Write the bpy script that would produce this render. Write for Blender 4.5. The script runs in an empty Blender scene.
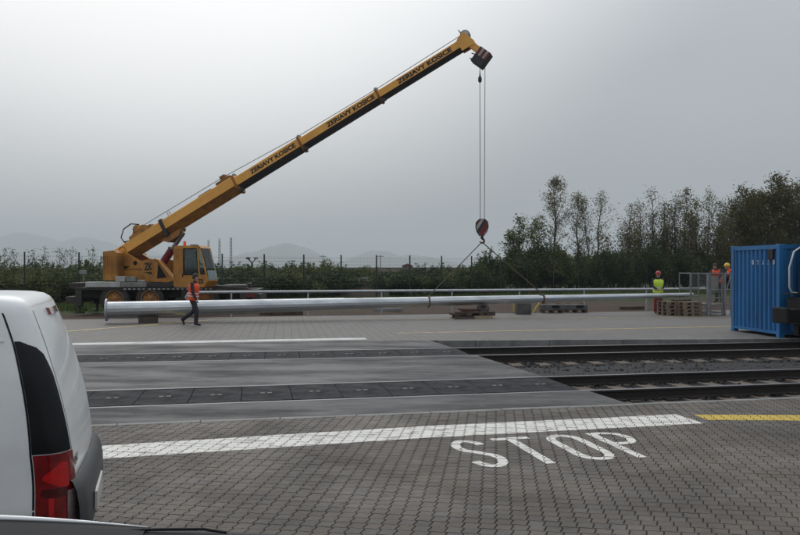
import bpy, bmesh, math, random
import numpy as np
from mathutils import Vector, Matrix

R = math.radians
random.seed(7)
scene = bpy.context.scene
C = scene.collection

# ------------------------------------------------------------------ camera
FPX, HZ, EYE = 737.0, 268.0, 1.95      # focal length and horizon row of the 800x535 photograph, eye height
cam_d = bpy.data.cameras.new('Camera')
cam = bpy.data.objects.new('Camera', cam_d); C.objects.link(cam)
cam.location = (0, 0, EYE)
cam.rotation_euler = (R(90), 0, 0)
cam_d.sensor_width = 36.0
cam_d.lens = 36.0 * FPX / 800.0
cam_d.clip_start = 0.05
cam_d.clip_end = 30000
scene.camera = cam

# ------------------------------------------------------------------ overcast sky
SUN_EL, SUN_AZ = R(40), R(-20)          # azimuth from +Y, negative = to the left
world = bpy.data.worlds.new('World'); scene.world = world
world.use_nodes = True
wn, wl = world.node_tree.nodes, world.node_tree.links
wn.clear()
wo = wn.new('ShaderNodeOutputWorld')
sky = wn.new('ShaderNodeTexSky'); sky.sky_type = 'NISHITA'; sky.sun_disc = False
sky.sun_elevation = SUN_EL; sky.sun_rotation = SUN_AZ; sky.dust_density = 4.0; sky.air_density = 1.5
bg1 = wn.new('ShaderNodeBackground'); bg1.inputs['Strength'].default_value = 0.06
wl.new(sky.outputs[0], bg1.inputs['Color'])
tc = wn.new('ShaderNodeTexCoord'); sp = wn.new('ShaderNodeSeparateXYZ')
wl.new(tc.outputs['Generated'], sp.inputs[0])
mx = wn.new('ShaderNodeMath'); mx.operation = 'MAXIMUM'; mx.inputs[1].default_value = 0.0
wl.new(sp.outputs['Z'], mx.inputs[0])
ma = wn.new('ShaderNodeMath'); ma.operation = 'MULTIPLY_ADD'; ma.inputs[1].default_value = 1.75; ma.inputs[2].default_value = 1.0
wl.new(mx.outputs[0], ma.inputs[0])     # cloud deck luminance, brighter to the zenith the same way all round
nz = wn.new('ShaderNodeTexNoise'); nz.inputs['Scale'].default_value = 1.7; nz.inputs['Detail'].default_value = 4
mp = wn.new('ShaderNodeMapping'); mp.inputs['Scale'].default_value = (1, 1, 3.0)
wl.new(tc.outputs['Generated'], mp.inputs[0]); wl.new(mp.outputs[0], nz.inputs['Vector'])
mr = wn.new('ShaderNodeMapRange'); mr.inputs['From Min'].default_value = 0.3; mr.inputs['From Max'].default_value = 0.7
mr.inputs['To Min'].default_value = 0.93; mr.inputs['To Max'].default_value = 1.07
wl.new(nz.outputs[0], mr.inputs[0])
mm = wn.new('ShaderNodeMath'); mm.operation = 'MULTIPLY'
wl.new(ma.outputs[0], mm.inputs[0]); wl.new(mr.outputs[0], mm.inputs[1])
mm2 = wn.new('ShaderNodeMath'); mm2.operation = 'MULTIPLY'; mm2.inputs[1].default_value = 0.36
wl.new(mm.outputs[0], mm2.inputs[0])
# thinner cloud round the hidden sun
sdv = wn.new('ShaderNodeVectorMath'); sdv.operation = 'DOT_PRODUCT'
sdv.inputs[1].default_value = (math.cos(SUN_EL)*math.sin(SUN_AZ), math.cos(SUN_EL)*math.cos(SUN_AZ), math.sin(SUN_EL))
wl.new(tc.outputs['Generated'], sdv.inputs[0])
glo = wn.new('ShaderNodeMapRange'); glo.interpolation_type = 'SMOOTHSTEP'
glo.inputs['From Min'].default_value = 0.72; glo.inputs['From Max'].default_value = 0.95; glo.inputs['To Min'].default_value = 0.0; glo.inputs['To Max'].default_value = 0.66
wl.new(sdv.outputs['Value'], glo.inputs[0])
bg3 = wn.new('ShaderNodeBackground'); bg3.inputs['Color'].default_value = (1.03, 1.0, 0.96, 1)
wl.new(glo.outputs[0], bg3.inputs['Strength'])
bg2 = wn.new('ShaderNodeBackground'); bg2.inputs['Color'].default_value = (0.94, 0.995, 1.06, 1)
wl.new(mm2.outputs[0], bg2.inputs['Strength'])
ads = wn.new('ShaderNodeAddShader'); wl.new(bg2.outputs[0], ads.inputs[0]); wl.new(bg3.outputs[0], ads.inputs[1])
mixw = wn.new('ShaderNodeMixShader'); mixw.inputs[0].default_value = 0.93
wl.new(bg1.outputs[0], mixw.inputs[1]); wl.new(ads.outputs[0], mixw.inputs[2])
wl.new(mixw.outputs[0], wo.inputs['Surface'])

sun_d = bpy.data.lights.new('sun', 'SUN'); sun_d.energy = 0.5; sun_d.angle = R(40); sun_d.color = (1, 0.98, 0.95)
sun = bpy.data.objects.new('sun', sun_d); C.objects.link(sun)
sun.rotation_euler = (R(90) - SUN_EL, 0, -SUN_AZ + R(180))
scene.view_settings.view_transform = 'Standard'
scene.view_settings.look = 'None'
scene.view_settings.gamma = 1.0
scene.view_settings.exposure = 0.0
scene.view_settings.use_curve_mapping = False
scene.cycles.max_bounces = 6
scene.cycles.volume_bounces = 1
scene.cycles.transparent_max_bounces = 8

# ------------------------------------------------------------------ helpers
def G(px, py, z=0.0):
    d = (EYE - z) * FPX / (py - HZ)
    return Vector(((px - 400.0) / FPX * d, d, z))
def AT(px, py, d):
    return Vector(((px - 400.0) / FPX * d, d, EYE - (py - HZ) / FPX * d))
SA = math.atan(0.2)
CS, SN = math.cos(SA), math.sin(SA)
def UV(u, v, z=0.0):
    return Vector((CS * u - SN * v, SN * u + CS * v, z))

MATS = {}
def mat(name, col, rough=0.6, col2=None, scale=4.0, metal=0.0, bump=0.0, bscale=None, rvar=0.0, coat=0.0, spec=0.5, detail=6, nrough=0.65, stretch=None, coord='Object', contrast=(0.35, 0.65)):
    if name in MATS: return MATS[name]
    m = bpy.data.materials.new(name); m.use_nodes = True
    n, l = m.node_tree.nodes, m.node_tree.links
    b = n['Principled BSDF']
    b.inputs['Roughness'].default_value = rough
    b.inputs['Metallic'].default_value = metal
    b.inputs['Specular IOR Level'].default_value = spec
    b.inputs['Coat Weight'].default_value = coat
    b.inputs['Coat Roughness'].default_value = 0.06
    b.inputs['Base Color'].default_value = (*col, 1)
    if col2 is not None or bump or rvar:
        t = n.new('ShaderNodeTexCoord'); mpn = n.new('ShaderNodeMapping')
        if stretch: mpn.inputs['Scale'].default_value = stretch
        if coord == 'World':
            g = n.new('ShaderNodeNewGeometry'); l.new(g.outputs['Position'], mpn.inputs[0])
        else:
            l.new(t.outputs[coord], mpn.inputs[0])
        nz = n.new('ShaderNodeTexNoise'); nz.inputs['Scale'].default_value = scale; nz.inputs['Detail'].default_value = detail
        nz.inputs['Roughness'].default_value = nrough
        l.new(mpn.outputs[0], nz.inputs['Vector'])
        mr = n.new('ShaderNodeMapRange'); mr.inputs['From Min'].default_value = contrast[0]; mr.inputs['From Max'].default_value = contrast[1]
        l.new(nz.outputs[0], mr.inputs[0])
        if col2 is not None:
            mx = n.new('ShaderNodeMix'); mx.data_type = 'RGBA'
            mx.inputs[6].default_value = (*col, 1); mx.inputs[7].default_value = (*col2, 1)
            l.new(mr.outputs[0], mx.inputs[0]); l.new(mx.outputs[2], b.inputs['Base Color'])
        if rvar:
            r2 = n.new('ShaderNodeMapRange'); r2.inputs['To Min'].default_value = max(0.03, rough - rvar); r2.inputs['To Max'].default_value = min(1, rough + rvar)
            l.new(mr.outputs[0], r2.inputs[0]); l.new(r2.outputs[0], b.inputs['Roughness'])
        if bump:
            nb = n.new('ShaderNodeTexNoise'); nb.inputs['Scale'].default_value = bscale or scale * 6; nb.inputs['Detail'].default_value = 4
            l.new(mpn.outputs[0], nb.inputs['Vector'])
            bn = n.new('ShaderNodeBump'); bn.inputs['Strength'].default_value = bump; bn.inputs['Distance'].default_value = 0.02
            l.new(nb.outputs[0], bn.inputs['Height']); l.new(bn.outputs[0], b.inputs['Normal'])
    MATS[name] = m
    return m

def leafmat(name, c1, c2, trans=0.25, scale=1.2):
    m = bpy.data.materials.new(name); m.use_nodes = True
    n, l = m.node_tree.nodes, m.node_tree.links
    b = n['Principled BSDF']; b.inputs['Roughness'].default_value = 0.6; b.inputs['Specular IOR Level'].default_value = 0.25
    g = n.new('ShaderNodeNewGeometry')
    nz = n.new('ShaderNodeTexNoise'); nz.inputs['Scale'].default_value = scale; nz.inputs['Detail'].default_value = 5
    l.new(g.outputs['Position'], nz.inputs['Vector'])
    mr = n.new('ShaderNodeMapRange'); mr.inputs['From Min'].default_value = 0.36; mr.inputs['From Max'].default_value = 0.64
    l.new(nz.outputs[0], mr.inputs[0])
    oi = n.new('ShaderNodeObjectInfo')
    ad = n.new('ShaderNodeMath'); ad.operation = 'MULTIPLY_ADD'; ad.inputs[1].default_value = 0.5; ad.inputs[2].default_value = -0.25
    l.new(oi.outputs['Random'], ad.inputs[0])
    a2 = n.new('ShaderNodeMath'); a2.operation = 'ADD'; a2.use_clamp = True
    l.new(ad.outputs[0], a2.inputs[0]); l.new(mr.outputs[0], a2.inputs[1])
    mx = n.new('ShaderNodeMix'); mx.data_type = 'RGBA'
    mx.inputs[6].default_value = (*c1, 1); mx.inputs[7].default_value = (*c2, 1)
    l.new(a2.outputs[0], mx.inputs[0]); l.new(mx.outputs[2], b.inputs['Base Color'])
    tr = n.new('ShaderNodeBsdfTranslucent'); l.new(mx.outputs[2], tr.inputs['Color'])
    ms = n.new('ShaderNodeMixShader'); ms.inputs[0].default_value = trans
    l.new(b.outputs[0], ms.inputs[1]); l.new(tr.outputs[0], ms.inputs[2])
    l.new(ms.outputs[0], n['Material Output'].inputs['Surface'])
    return m

class MB:
    """collects faces, then links them as one mesh object"""
    def __init__(s, M=None):
        s.v, s.f, s.mi, s.M, s.cur = [], [], [], M, 0
        s.smooth = []
    def add(s, vs, fs, sm=False):
        o = len(s.v)
        for p in vs:
            p = Vector(p); s.v.append(tuple(s.M @ p) if s.M else tuple(p))
        for f in fs:
            s.f.append([i + o for i in f]); s.mi.append(s.cur); s.smooth.append(sm)
        return s
    def box(s, lo, hi):
        x0, y0, z0 = lo; x1, y1, z1 = hi
        return s.add([(x0,y0,z0),(x1,y0,z0),(x1,y1,z0),(x0,y1,z0),(x0,y0,z1),(x1,y0,z1),(x1,y1,z1),(x0,y1,z1)],
                     [(3,2,1,0),(4,5,6,7),(0,1,5,4),(1,2,6,5),(2,3,7,6),(3,0,4,7)])
    def cbox(s, lo, hi, b=0.02):
        """box with chamfered edges"""
        lo, hi = Vector(lo), Vector(hi)
        bm = bmesh.new(); bmesh.ops.create_cube(bm, size=1.0)
        for v in bm.verts:
            v.co = Vector([(lo[i] + hi[i]) / 2 + v.co[i] * (hi[i] - lo[i]) for i in range(3)])
        bmesh.ops.bevel(bm, geom=bm.edges[:], offset=b, segments=2, affect='EDGES', profile=0.5)
        bm.verts.index_update()
        s.add([v.co.copy() for v in bm.verts], [[v.index for v in f.verts] for f in bm.faces]); bm.free()
        return s
    def tube(s, p0, p1, r0, r1=None, n=10, cap=True):
        p0, p1 = Vector(p0), Vector(p1); r1 = r0 if r1 is None else r1
        d = (p1 - p0)
        if d.length < 1e-7: return s
        d.normalize(); a = d.orthogonal().normalized(); b = d.cross(a)
        vs = []
        for p, r in ((p0, r0), (p1, r1)):
            for k in range(n):
                t = 2 * math.pi * k / n; vs.append(p + a * (r * math.cos(t)) + b * (r * math.sin(t)))
        fs = [(k, (k + 1) % n, n + (k + 1) % n, n + k) for k in range(n)]
        s.add(vs, fs, n >= 8)
        if cap: s.add(vs, [tuple(range(n - 1, -1, -1)), tuple(range(n, 2 * n))])
        return s
    def path(s, pts, r, n=8):
        pts = [Vector(p) for p in pts]
        rr = r if isinstance(r, (list, tuple)) else [r] * len(pts)
        vs = []; a = None
        for i, p in enumerate(pts):
            d = (pts[min(i + 1, len(pts) - 1)] - pts[max(i - 1, 0)]).normalized()
            a = d.orthogonal().normalized() if a is None else (a - d * a.dot(d)).normalized()
            b = d.cross(a)
            for k in range(n):
                t = 2 * math.pi * k / n; vs.append(p + a * (rr[i] * math.cos(t)) + b * (rr[i] * math.sin(t)))
        fs = []
        for i in range(len(pts) - 1):
            for k in range(n):
                fs.append((i*n + k, i*n + (k+1) % n, (i+1)*n + (k+1) % n, (i+1)*n + k))
        s.add(vs, fs, n >= 6)
        s.add(vs, [tuple(range(n-1, -1, -1)), tuple(range((len(pts)-1)*n, len(pts)*n))])
        return s
    def prism(s, poly, axis, a, b):
        """extrude a 2-D outline along axis (0,1,2) from a to b"""
        def P(q, t):
            return {0: (t, q[0], q[1]), 1: (q[0], t, q[1]), 2: (q[0], q[1], t)}[axis]
        n = len(poly)
        vs = [P(q, a) for q in poly] + [P(q, b) for q in poly]
        return s.add(vs, [tuple(range(n-1, -1, -1)), tuple(range(n, 2*n))] + [(k, (k+1) % n, n + (k+1) % n, n + k) for k in range(n)])
    def lathe(s, prof, c=(0,0,0), axis=1, n=24, cap=True):
        """revolve (r, t) points around an axis through c"""
        vs = []; c = Vector(c)
        for r, t in prof:
            for k in range(n):
                a = 2 * math.pi * k / n; ca, sa = r * math.cos(a), r * math.sin(a)
                vs.append(c + Vector({0: (t, ca, sa), 1: (ca, t, sa), 2: (ca, sa, t)}[axis]))
        fs = []
        for i in range(len(prof) - 1):
            for k in range(n): fs.append((i*n + k, i*n + (k+1) % n, (i+1)*n + (k+1) % n, (i+1)*n + k))
        s.add(vs, fs, True)
        if cap: s.add(vs, [tuple(range(n-1, -1, -1)), tuple(range((len(prof)-1)*n, len(prof)*n))])
        return s
    def build(s, name, mats, parent=None, loc=None, fix=True):
        me = bpy.data.meshes.new(name)
        me.from_pydata(s.v, [], s.f)
        ms = mats if isinstance(mats, (list, tuple)) else [mats]
        for m in ms: me.materials.append(m)
        me.polygons.foreach_set('material_index', s.mi)
        me.polygons.foreach_set('use_smooth', s.smooth)
        me.update()
        if fix:
            bm = bmesh.new(); bm.from_mesh(me)
            bmesh.ops.recalc_face_normals(bm, faces=bm.faces[:]); bm.to_mesh(me); bm.free()
        o = bpy.data.objects.new(name, me); C.objects.link(o)
        if parent: o.parent = parent
        if loc is not None: o.location = loc
        return o

def tag(o, label=None, cat=None, group=None, kind=None):
    if label: o['label'] = label
    if cat: o['category'] = cat
    if group: o['group'] = group
    if kind: o['kind'] = kind
    return o
def thing(name, label, cat, loc=(0,0,0), rz=0.0, group=None):
    o = bpy.data.objects.new(name, None); C.objects.link(o)
    o.location = loc; o.rotation_euler = (0, 0, rz); o.empty_display_size = 0.2
    return tag(o, label, cat, group)
def link_copy(src, parent=None, **k):
    c = src.copy(); C.objects.link(c); c.parent = parent
    return c
def copy_tree(o, parent=None):
    c = link_copy(o, parent)
    for ch in [x for x in bpy.data.objects if x.parent is o]: copy_tree(ch, c)
    return c
def np_mesh(name, verts, faces, m, parent=None, smooth=False):
    me = bpy.data.meshes.new(name)
    verts = np.asarray(verts, dtype=np.float32); faces = np.asarray(faces, dtype=np.int32)
    k = faces.shape[1]
    me.vertices.add(len(verts)); me.vertices.foreach_set('co', verts.ravel())
    me.loops.add(faces.size); me.loops.foreach_set('vertex_index', faces.ravel())
    me.polygons.add(len(faces))
    me.polygons.foreach_set('loop_start', np.arange(0, faces.size, k, dtype=np.int32))
    if smooth: me.polygons.foreach_set('use_smooth', np.ones(len(faces), dtype=bool))
    me.update(calc_edges=True); me.materials.append(m)
    o = bpy.data.objects.new(name, me); C.objects.link(o)
    if parent: o.parent = parent
    return o
def text_mesh(body, length, height, name, m, parent, M, bold=0.012):
    cu = bpy.data.curves.new('t', 'FONT'); cu.body = body; cu.size = 1.0; cu.offset = bold; cu.resolution_u = 3
    to = bpy.data.objects.new('t', cu); C.objects.link(to)
    dg = bpy.context.evaluated_depsgraph_get(); dg.update()
    me = bpy.data.meshes.new_from_object(to.evaluated_get(dg))
    bpy.data.objects.remove(to); bpy.data.curves.remove(cu)
    xs = [v.co.x for v in me.vertices]; ys = [v.co.y for v in me.vertices]
    x0, x1, y0, y1 = min(xs), max(xs), min(ys), max(ys)
    for v in me.vertices:
        q = Vector(((v.co.x - (x0+x1)/2) / (x1-x0) * length, (v.co.y - (y0+y1)/2) / (y1-y0) * height, 0))
        v.co = M @ q
    me.materials.clear(); me.materials.append(m); me.name = name
    o = bpy.data.objects.new(name, me); C.objects.link(o); o.parent = parent
    return o

# ------------------------------------------------------------------ materials
M_paver = mat('paver', (0.136, 0.116, 0.099), 0.68, (0.088, 0.074, 0.062), 0.9, bump=0.5, bscale=55, rvar=0.1, coord='World', detail=8)
M_joint = mat('joint_sand', (0.038, 0.034, 0.03), 0.9, (0.07, 0.062, 0.052), 3, coord='World')
M_asphalt = mat('asphalt', (0.088, 0.087, 0.088), 0.62, (0.030, 0.030, 0.031), 0.8, bump=0.35, bscale=60, rvar=0.13, coord='World', stretch=(0.5, 1.7, 1), detail=14, nrough=0.72, spec=0.35, contrast=(0.4, 0.62))
M_panel = mat('rubber_panel', (0.028, 0.029, 0.034), 0.8, (0.012, 0.013, 0.015), 3, spec=0.22, bump=0.4, bscale=45, rvar=0.1)
M_white = mat('road_paint_white', (0.74, 0.72, 0.67), 0.65, (0.30, 0.275, 0.245), 5, coord='World', contrast=(0.5, 0.72), bump=0.2, bscale=60)
M_yellow = mat('road_paint_yellow', (0.62, 0.44, 0.05), 0.6, (0.40, 0.29, 0.06), 6, coord='World', contrast=(0.45, 0.8))
M_yfaint = mat('road_paint_yellow_worn', (0.58, 0.44, 0.12), 0.6, (0.30, 0.25, 0.14), 3, coord='World')
M_wfaint = mat('road_paint_white_worn', (0.62, 0.62, 0.60), 0.6, (0.3, 0.3, 0.29), 1.6, coord='World', contrast=(0.45, 0.75))
M_kerb = mat('kerb_concrete', (0.23, 0.225, 0.215), 0.6, (0.14, 0.135, 0.13), 2.5, coord='World', bump=0.3, bscale=40)
M_ballast = mat('ballast', (0.011, 0.0105, 0.0105), 0.8, (0.022, 0.02, 0.019), 9, coord='World', bump=1.0, bscale=30)
M_stone = mat('ballast_stone', (0.014, 0.0135, 0.0145), 0.7, (0.042, 0.039, 0.037), 14, coord='World', contrast=(0.4, 0.7))
M_sleeper = mat('sleeper', (0.18, 0.145, 0.115), 0.75, (0.08, 0.064, 0.052), 3, bump=0.5, bscale=12, stretch=(1, 6, 6))
M_rail = mat('rail_steel', (0.012, 0.010, 0.009), 0.75, (0.022, 0.015, 0.012), 6)
M_railtop = mat('rail_head', (0.22, 0.22, 0.225), 0.42, metal=1.0)
M_galv = mat('galvanised', (0.56, 0.58, 0.60), 0.36, (0.40, 0.42, 0.44), 1.6, metal=0.85, rvar=0.1, stretch=(0.4, 2, 2))
M_galvrail = mat('galvanised_rail', (0.5, 0.52, 0.54), 0.45, (0.38, 0.4, 0.42), 3, metal=0.6)
M_cyb = mat('boom_yellow', (0.86, 0.43, 0.085), 0.5, (0.68, 0.31, 0.06), 1.4, contrast=(0.45, 0.75), detail=9)
M_cagesteel = mat('cage_steel', (0.27, 0.28, 0.29), 0.55, (0.17, 0.175, 0.18), 4, metal=0.4)
M_cy = mat('crane_yellow', (0.60, 0.275, 0.035), 0.5, (0.40, 0.17, 0.028), 1.6, rvar=0.1, coat=0.05, contrast=(0.45, 0.75), detail=9)
M_cyt = mat('crane_yellow_dirty', (0.46, 0.20, 0.028), 0.55, (0.20, 0.085, 0.02), 2.2, rvar=0.1, contrast=(0.42, 0.72), detail=10, stretch=(1.2, 1.2, 0.5))
M_cyd = mat('crane_yellow_grimy_shaded', (0.34, 0.15, 0.03), 0.55, (0.16, 0.07, 0.02), 1.8)  # grimy crane paint, also the painted shade beneath the boom base
M_black = mat('black_paint', (0.014, 0.014, 0.016), 0.5)
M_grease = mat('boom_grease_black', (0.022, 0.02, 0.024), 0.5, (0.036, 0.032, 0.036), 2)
M_chassis = mat('chassis_dark', (0.022, 0.021, 0.022), 0.6, (0.05, 0.042, 0.036), 2.5)
M_tyre = mat('tyre', (0.024, 0.023, 0.023), 0.85, (0.05, 0.046, 0.042), 4)
M_rim = mat('rim_orange', (0.52, 0.23, 0.04), 0.6, (0.22, 0.1, 0.035), 3)
M_red = mat('cylinder_red', (0.20, 0.012, 0.022), 0.45, (0.12, 0.01, 0.014), 3)
M_steel = mat('bare_steel', (0.30, 0.30, 0.31), 0.35, metal=0.9)
M_grey = mat('grey_box', (0.26, 0.26, 0.25), 0.55, (0.17, 0.165, 0.155), 3)
M_lgrey = mat('pale_grey', (0.48, 0.48, 0.46), 0.5, (0.33, 0.33, 0.31), 2)
M_stripe_r = mat('stripe_red', (0.20, 0.022, 0.024), 0.55, (0.10, 0.018, 0.018), 4)
M_stripe_w = mat('stripe_white', (0.52, 0.49, 0.46), 0.6, (0.26, 0.22, 0.2), 4)
M_rope = mat('wire_rope', (0.06, 0.06, 0.062), 0.5)
M_sling = mat('sling', (0.15, 0.11, 0.075), 0.85, (0.09, 0.065, 0.045), 6)
M_vanw = mat('van_white', (0.82, 0.835, 0.835), 0.34, (0.74, 0.75, 0.745), 2.2, coat=0.4)
M_vang = mat('bumper_grey', (0.055, 0.058, 0.062), 0.5, (0.045, 0.047, 0.05), 8)
M_dark = mat('dark_trim', (0.007, 0.007, 0.009), 0.4, spec=0.25)
M_lampred = mat('lamp_red', (0.26, 0.005, 0.007), 0.12, (0.11, 0.003, 0.005), 9, coat=1.0)
M_lampclear = mat('lamp_clear', (0.36, 0.32, 0.32), 0.15, (0.22, 0.15, 0.15), 8, coat=1.0)
M_lampbright = mat('lamp_reflector_red', (0.62, 0.012, 0.014), 0.1, (0.42, 0.008, 0.01), 5, coat=1.0)
M_lampdark = mat('lamp_dark_red', (0.05, 0.003, 0.004), 0.15, (0.09, 0.004, 0.005), 6, coat=1.0)
M_plate = mat('plate_white', (0.62, 0.62, 0.58), 0.4, (0.5, 0.5, 0.46), 9)
M_blue = mat('container_blue', (0.012, 0.165, 0.42), 0.5, (0.009, 0.115, 0.30), 1.1, rvar=0.1, coat=0.1, stretch=(1, 1, 0.4))
M_rust = mat('rust', (0.10, 0.04, 0.02), 0.8, (0.05, 0.022, 0.014), 5)
M_cont_dark = mat('container_vent_black', (0.008, 0.008, 0.012), 0.6)
M_loco = mat('loco_navy', (0.008, 0.009, 0.020), 0.5, (0.013, 0.013, 0.02), 2)
M_locobk = mat('loco_black', (0.008, 0.008, 0.009), 0.7, (0.018, 0.016, 0.015), 4, spec=0.3)
M_hrail = mat('handrail_white', (0.66, 0.66, 0.66), 0.45)
M_wood = mat('pallet_wood', (0.27, 0.2, 0.14), 0.75, (0.13, 0.095, 0.065), 3, bump=0.3, bscale=14, stretch=(1, 5, 5))
M_woodd = mat('old_timber', (0.10, 0.07, 0.055), 0.8, (0.05, 0.035, 0.028), 4, bump=0.3)
M_woodl = mat('fresh_timber', (0.42, 0.31, 0.2), 0.7, (0.28, 0.2, 0.12), 3)
M_conc = mat('concrete_block', (0.125, 0.125, 0.12), 0.8, (0.06, 0.06, 0.058), 3, bump=0.5, bscale=18)
M_yelsteel = mat('yellow_steel', (0.62, 0.45, 0.03), 0.5, (0.45, 0.3, 0.03), 4)
M_fence = mat('fence_green', (0.012, 0.028, 0.022), 0.5)
M_glass = mat('cab_glass', (0.16, 0.23, 0.22), 0.05, (0.10, 0.15, 0.15), 3, spec=0.8, coat=0.6)
M_cabglass = bpy.data.materials.new('cab_glass_clear'); M_cabglass.use_nodes = True
_n, _l = M_cabglass.node_tree.nodes, M_cabglass.node_tree.links
_n.clear(); _o = _n.new('ShaderNodeOutputMaterial'); _t = _n.new('ShaderNodeBsdfTransparent'); _t.inputs[0].default_value = (0.62, 0.74, 0.71, 1)
_g = _n.new('ShaderNodeBsdfGlossy'); _g.inputs['Roughness'].default_value = 0.04; _m = _n.new('ShaderNodeMixShader'); _f = _n.new('ShaderNodeFresnel'); _f.inputs[0].default_value = 1.7
_l.new(_f.outputs[0], _m.inputs[0]); _l.new(_t.outputs[0], _m.inputs[1]); _l.new(_g.outputs[0], _m.inputs[2]); _l.new(_m.outputs[0], _o.inputs['Surface'])
M_vest_o = mat('vest_orange', (0.95, 0.10, 0.02), 0.6, (0.72, 0.07, 0.015), 5)
M_vest_y = mat('vest_yellow', (0.62, 0.85, 0.06), 0.6, (0.48, 0.68, 0.05), 5)
M_refl = mat('reflective_tape', (0.62, 0.62, 0.6), 0.35)
M_skin = mat('skin', (0.42, 0.25, 0.18), 0.55)
M_navy = mat('work_navy', (0.014, 0.015, 0.022), 0.8, (0.026, 0.026, 0.034), 5)
M_redcl = mat('work_red', (0.24, 0.025, 0.03), 0.8, (0.16, 0.02, 0.024), 5)
M_glove = mat('glove', (0.45, 0.43, 0.4), 0.8)
M_boot = mat('boot', (0.018, 0.014, 0.012), 0.6)
M_hair = mat('hair', (0.012, 0.009, 0.008), 0.6)
M_hred = mat('helmet_red', (0.42, 0.03, 0.03), 0.35)
M_hyel = mat('helmet_yellow', (0.75, 0.45, 0.02), 0.35)
M_eye = mat('eye_dark', (0.01, 0.008, 0.008), 0.3)
M_bark = mat('bark', (0.075, 0.062, 0.05), 0.85, (0.04, 0.034, 0.03), 4, bump=0.5)
L_birch = leafmat('leaf_birch', (0.115, 0.11, 0.06), (0.21, 0.195, 0.11), .4)
L_poplar = leafmat('leaf_poplar', (0.07, 0.072, 0.022), (0.16, 0.145, 0.05), .35)
L_bush = leafmat('leaf_bush', (0.034, 0.056, 0.022), (0.095, 0.12, 0.042), scale=0.7)
L_bushl = leafmat('leaf_bush_light', (0.06, 0.085, 0.026), (0.15, 0.165, 0.06), scale=0.7)
L_willow = leafmat('leaf_willow', (0.07, 0.092, 0.03), (0.16, 0.175, 0.07), .35)

def add_tint(m):
    n, l = m.node_tree.nodes, m.node_tree.links
    b = n['Principled BSDF']; src = b.inputs['Base Color'].links[0].from_socket
    a1 = n.new('ShaderNodeAttribute'); a1.attribute_type = 'GEOMETRY'; a1.attribute_name = 'tint'
    a2 = n.new('ShaderNodeAttribute'); a2.attribute_type = 'OBJECT'; a2.attribute_name = 'tint'
    ad = n.new('ShaderNodeMath'); ad.operation = 'ADD'; l.new(a1.outputs['Fac'], ad.inputs[0]); l.new(a2.outputs['Fac'], ad.inputs[1])
    hs = n.new('ShaderNodeHueSaturation')
    mv = n.new('ShaderNodeMath'); mv.operation = 'MULTIPLY_ADD'; mv.inputs[1].default_value = 0.26; mv.inputs[2].default_value = 0.87
    l.new(ad.outputs[0], mv.inputs[0]); l.new(mv.outputs[0], hs.inputs['Value'])
    ms = n.new('ShaderNodeMath'); ms.operation = 'MULTIPLY'; ms.inputs[1].default_value = 7.13; l.new(ad.outputs[0], ms.inputs[0])
    fr = n.new('ShaderNodeMath'); fr.operation = 'FRACT'; l.new(ms.outputs[0], fr.inputs[0])
    m3 = n.new('ShaderNodeMath'); m3.operation = 'MULTIPLY_ADD'; m3.inputs[1].default_value = 0.4; m3.inputs[2].default_value = 0.85
    l.new(fr.outputs[0], m3.inputs[0]); l.new(m3.outputs[0], hs.inputs['Saturation'])
    g = n.new('ShaderNodeNewGeometry'); nz = n.new('ShaderNodeTexNoise'); nz.inputs['Scale'].default_value = 0.42; nz.inputs['Detail'].default_value = 5; nz.inputs['Distortion'].default_value = 0.6
    l.new(g.outputs['Position'], nz.inputs['Vector'])
    st = n.new('ShaderNodeMapRange'); st.inputs['From Min'].default_value = 0.36; st.inputs['From Max'].default_value = 0.62; st.inputs['To Min'].default_value = 0.70; st.inputs['To Max'].default_value = 1.12
    l.new(nz.outputs[0], st.inputs[0])
    n2 = n.new('ShaderNodeTexNoise'); n2.inputs['Scale'].default_value = 5.0; n2.inputs['Detail'].default_value = 7; l.new(g.outputs['Position'], n2.inputs['Vector'])
    s2 = n.new('ShaderNodeMapRange'); s2.inputs['From Min'].default_value = 0.62; s2.inputs['From Max'].default_value = 0.72; s2.inputs['To Min'].default_value = 1.0; s2.inputs['To Max'].default_value = 0.62
    l.new(n2.outputs[0], s2.inputs[0])
    mm_ = n.new('ShaderNodeMath'); mm_.operation = 'MULTIPLY'; l.new(st.outputs[0], mm_.inputs[0]); l.new(s2.outputs[0], mm_.inputs[1])
    mu = n.new('ShaderNodeMix'); mu.data_type = 'RGBA'; mu.blend_type = 'MULTIPLY'; mu.inputs[0].default_value = 1.0
    l.new(src, mu.inputs[6]); l.new(mm_.outputs[0], mu.inputs[7])
    l.new(mu.outputs[2], hs.inputs['Color']); l.new(hs.outputs[0], b.inputs['Base Color'])
add_tint(M_paver)
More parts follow.
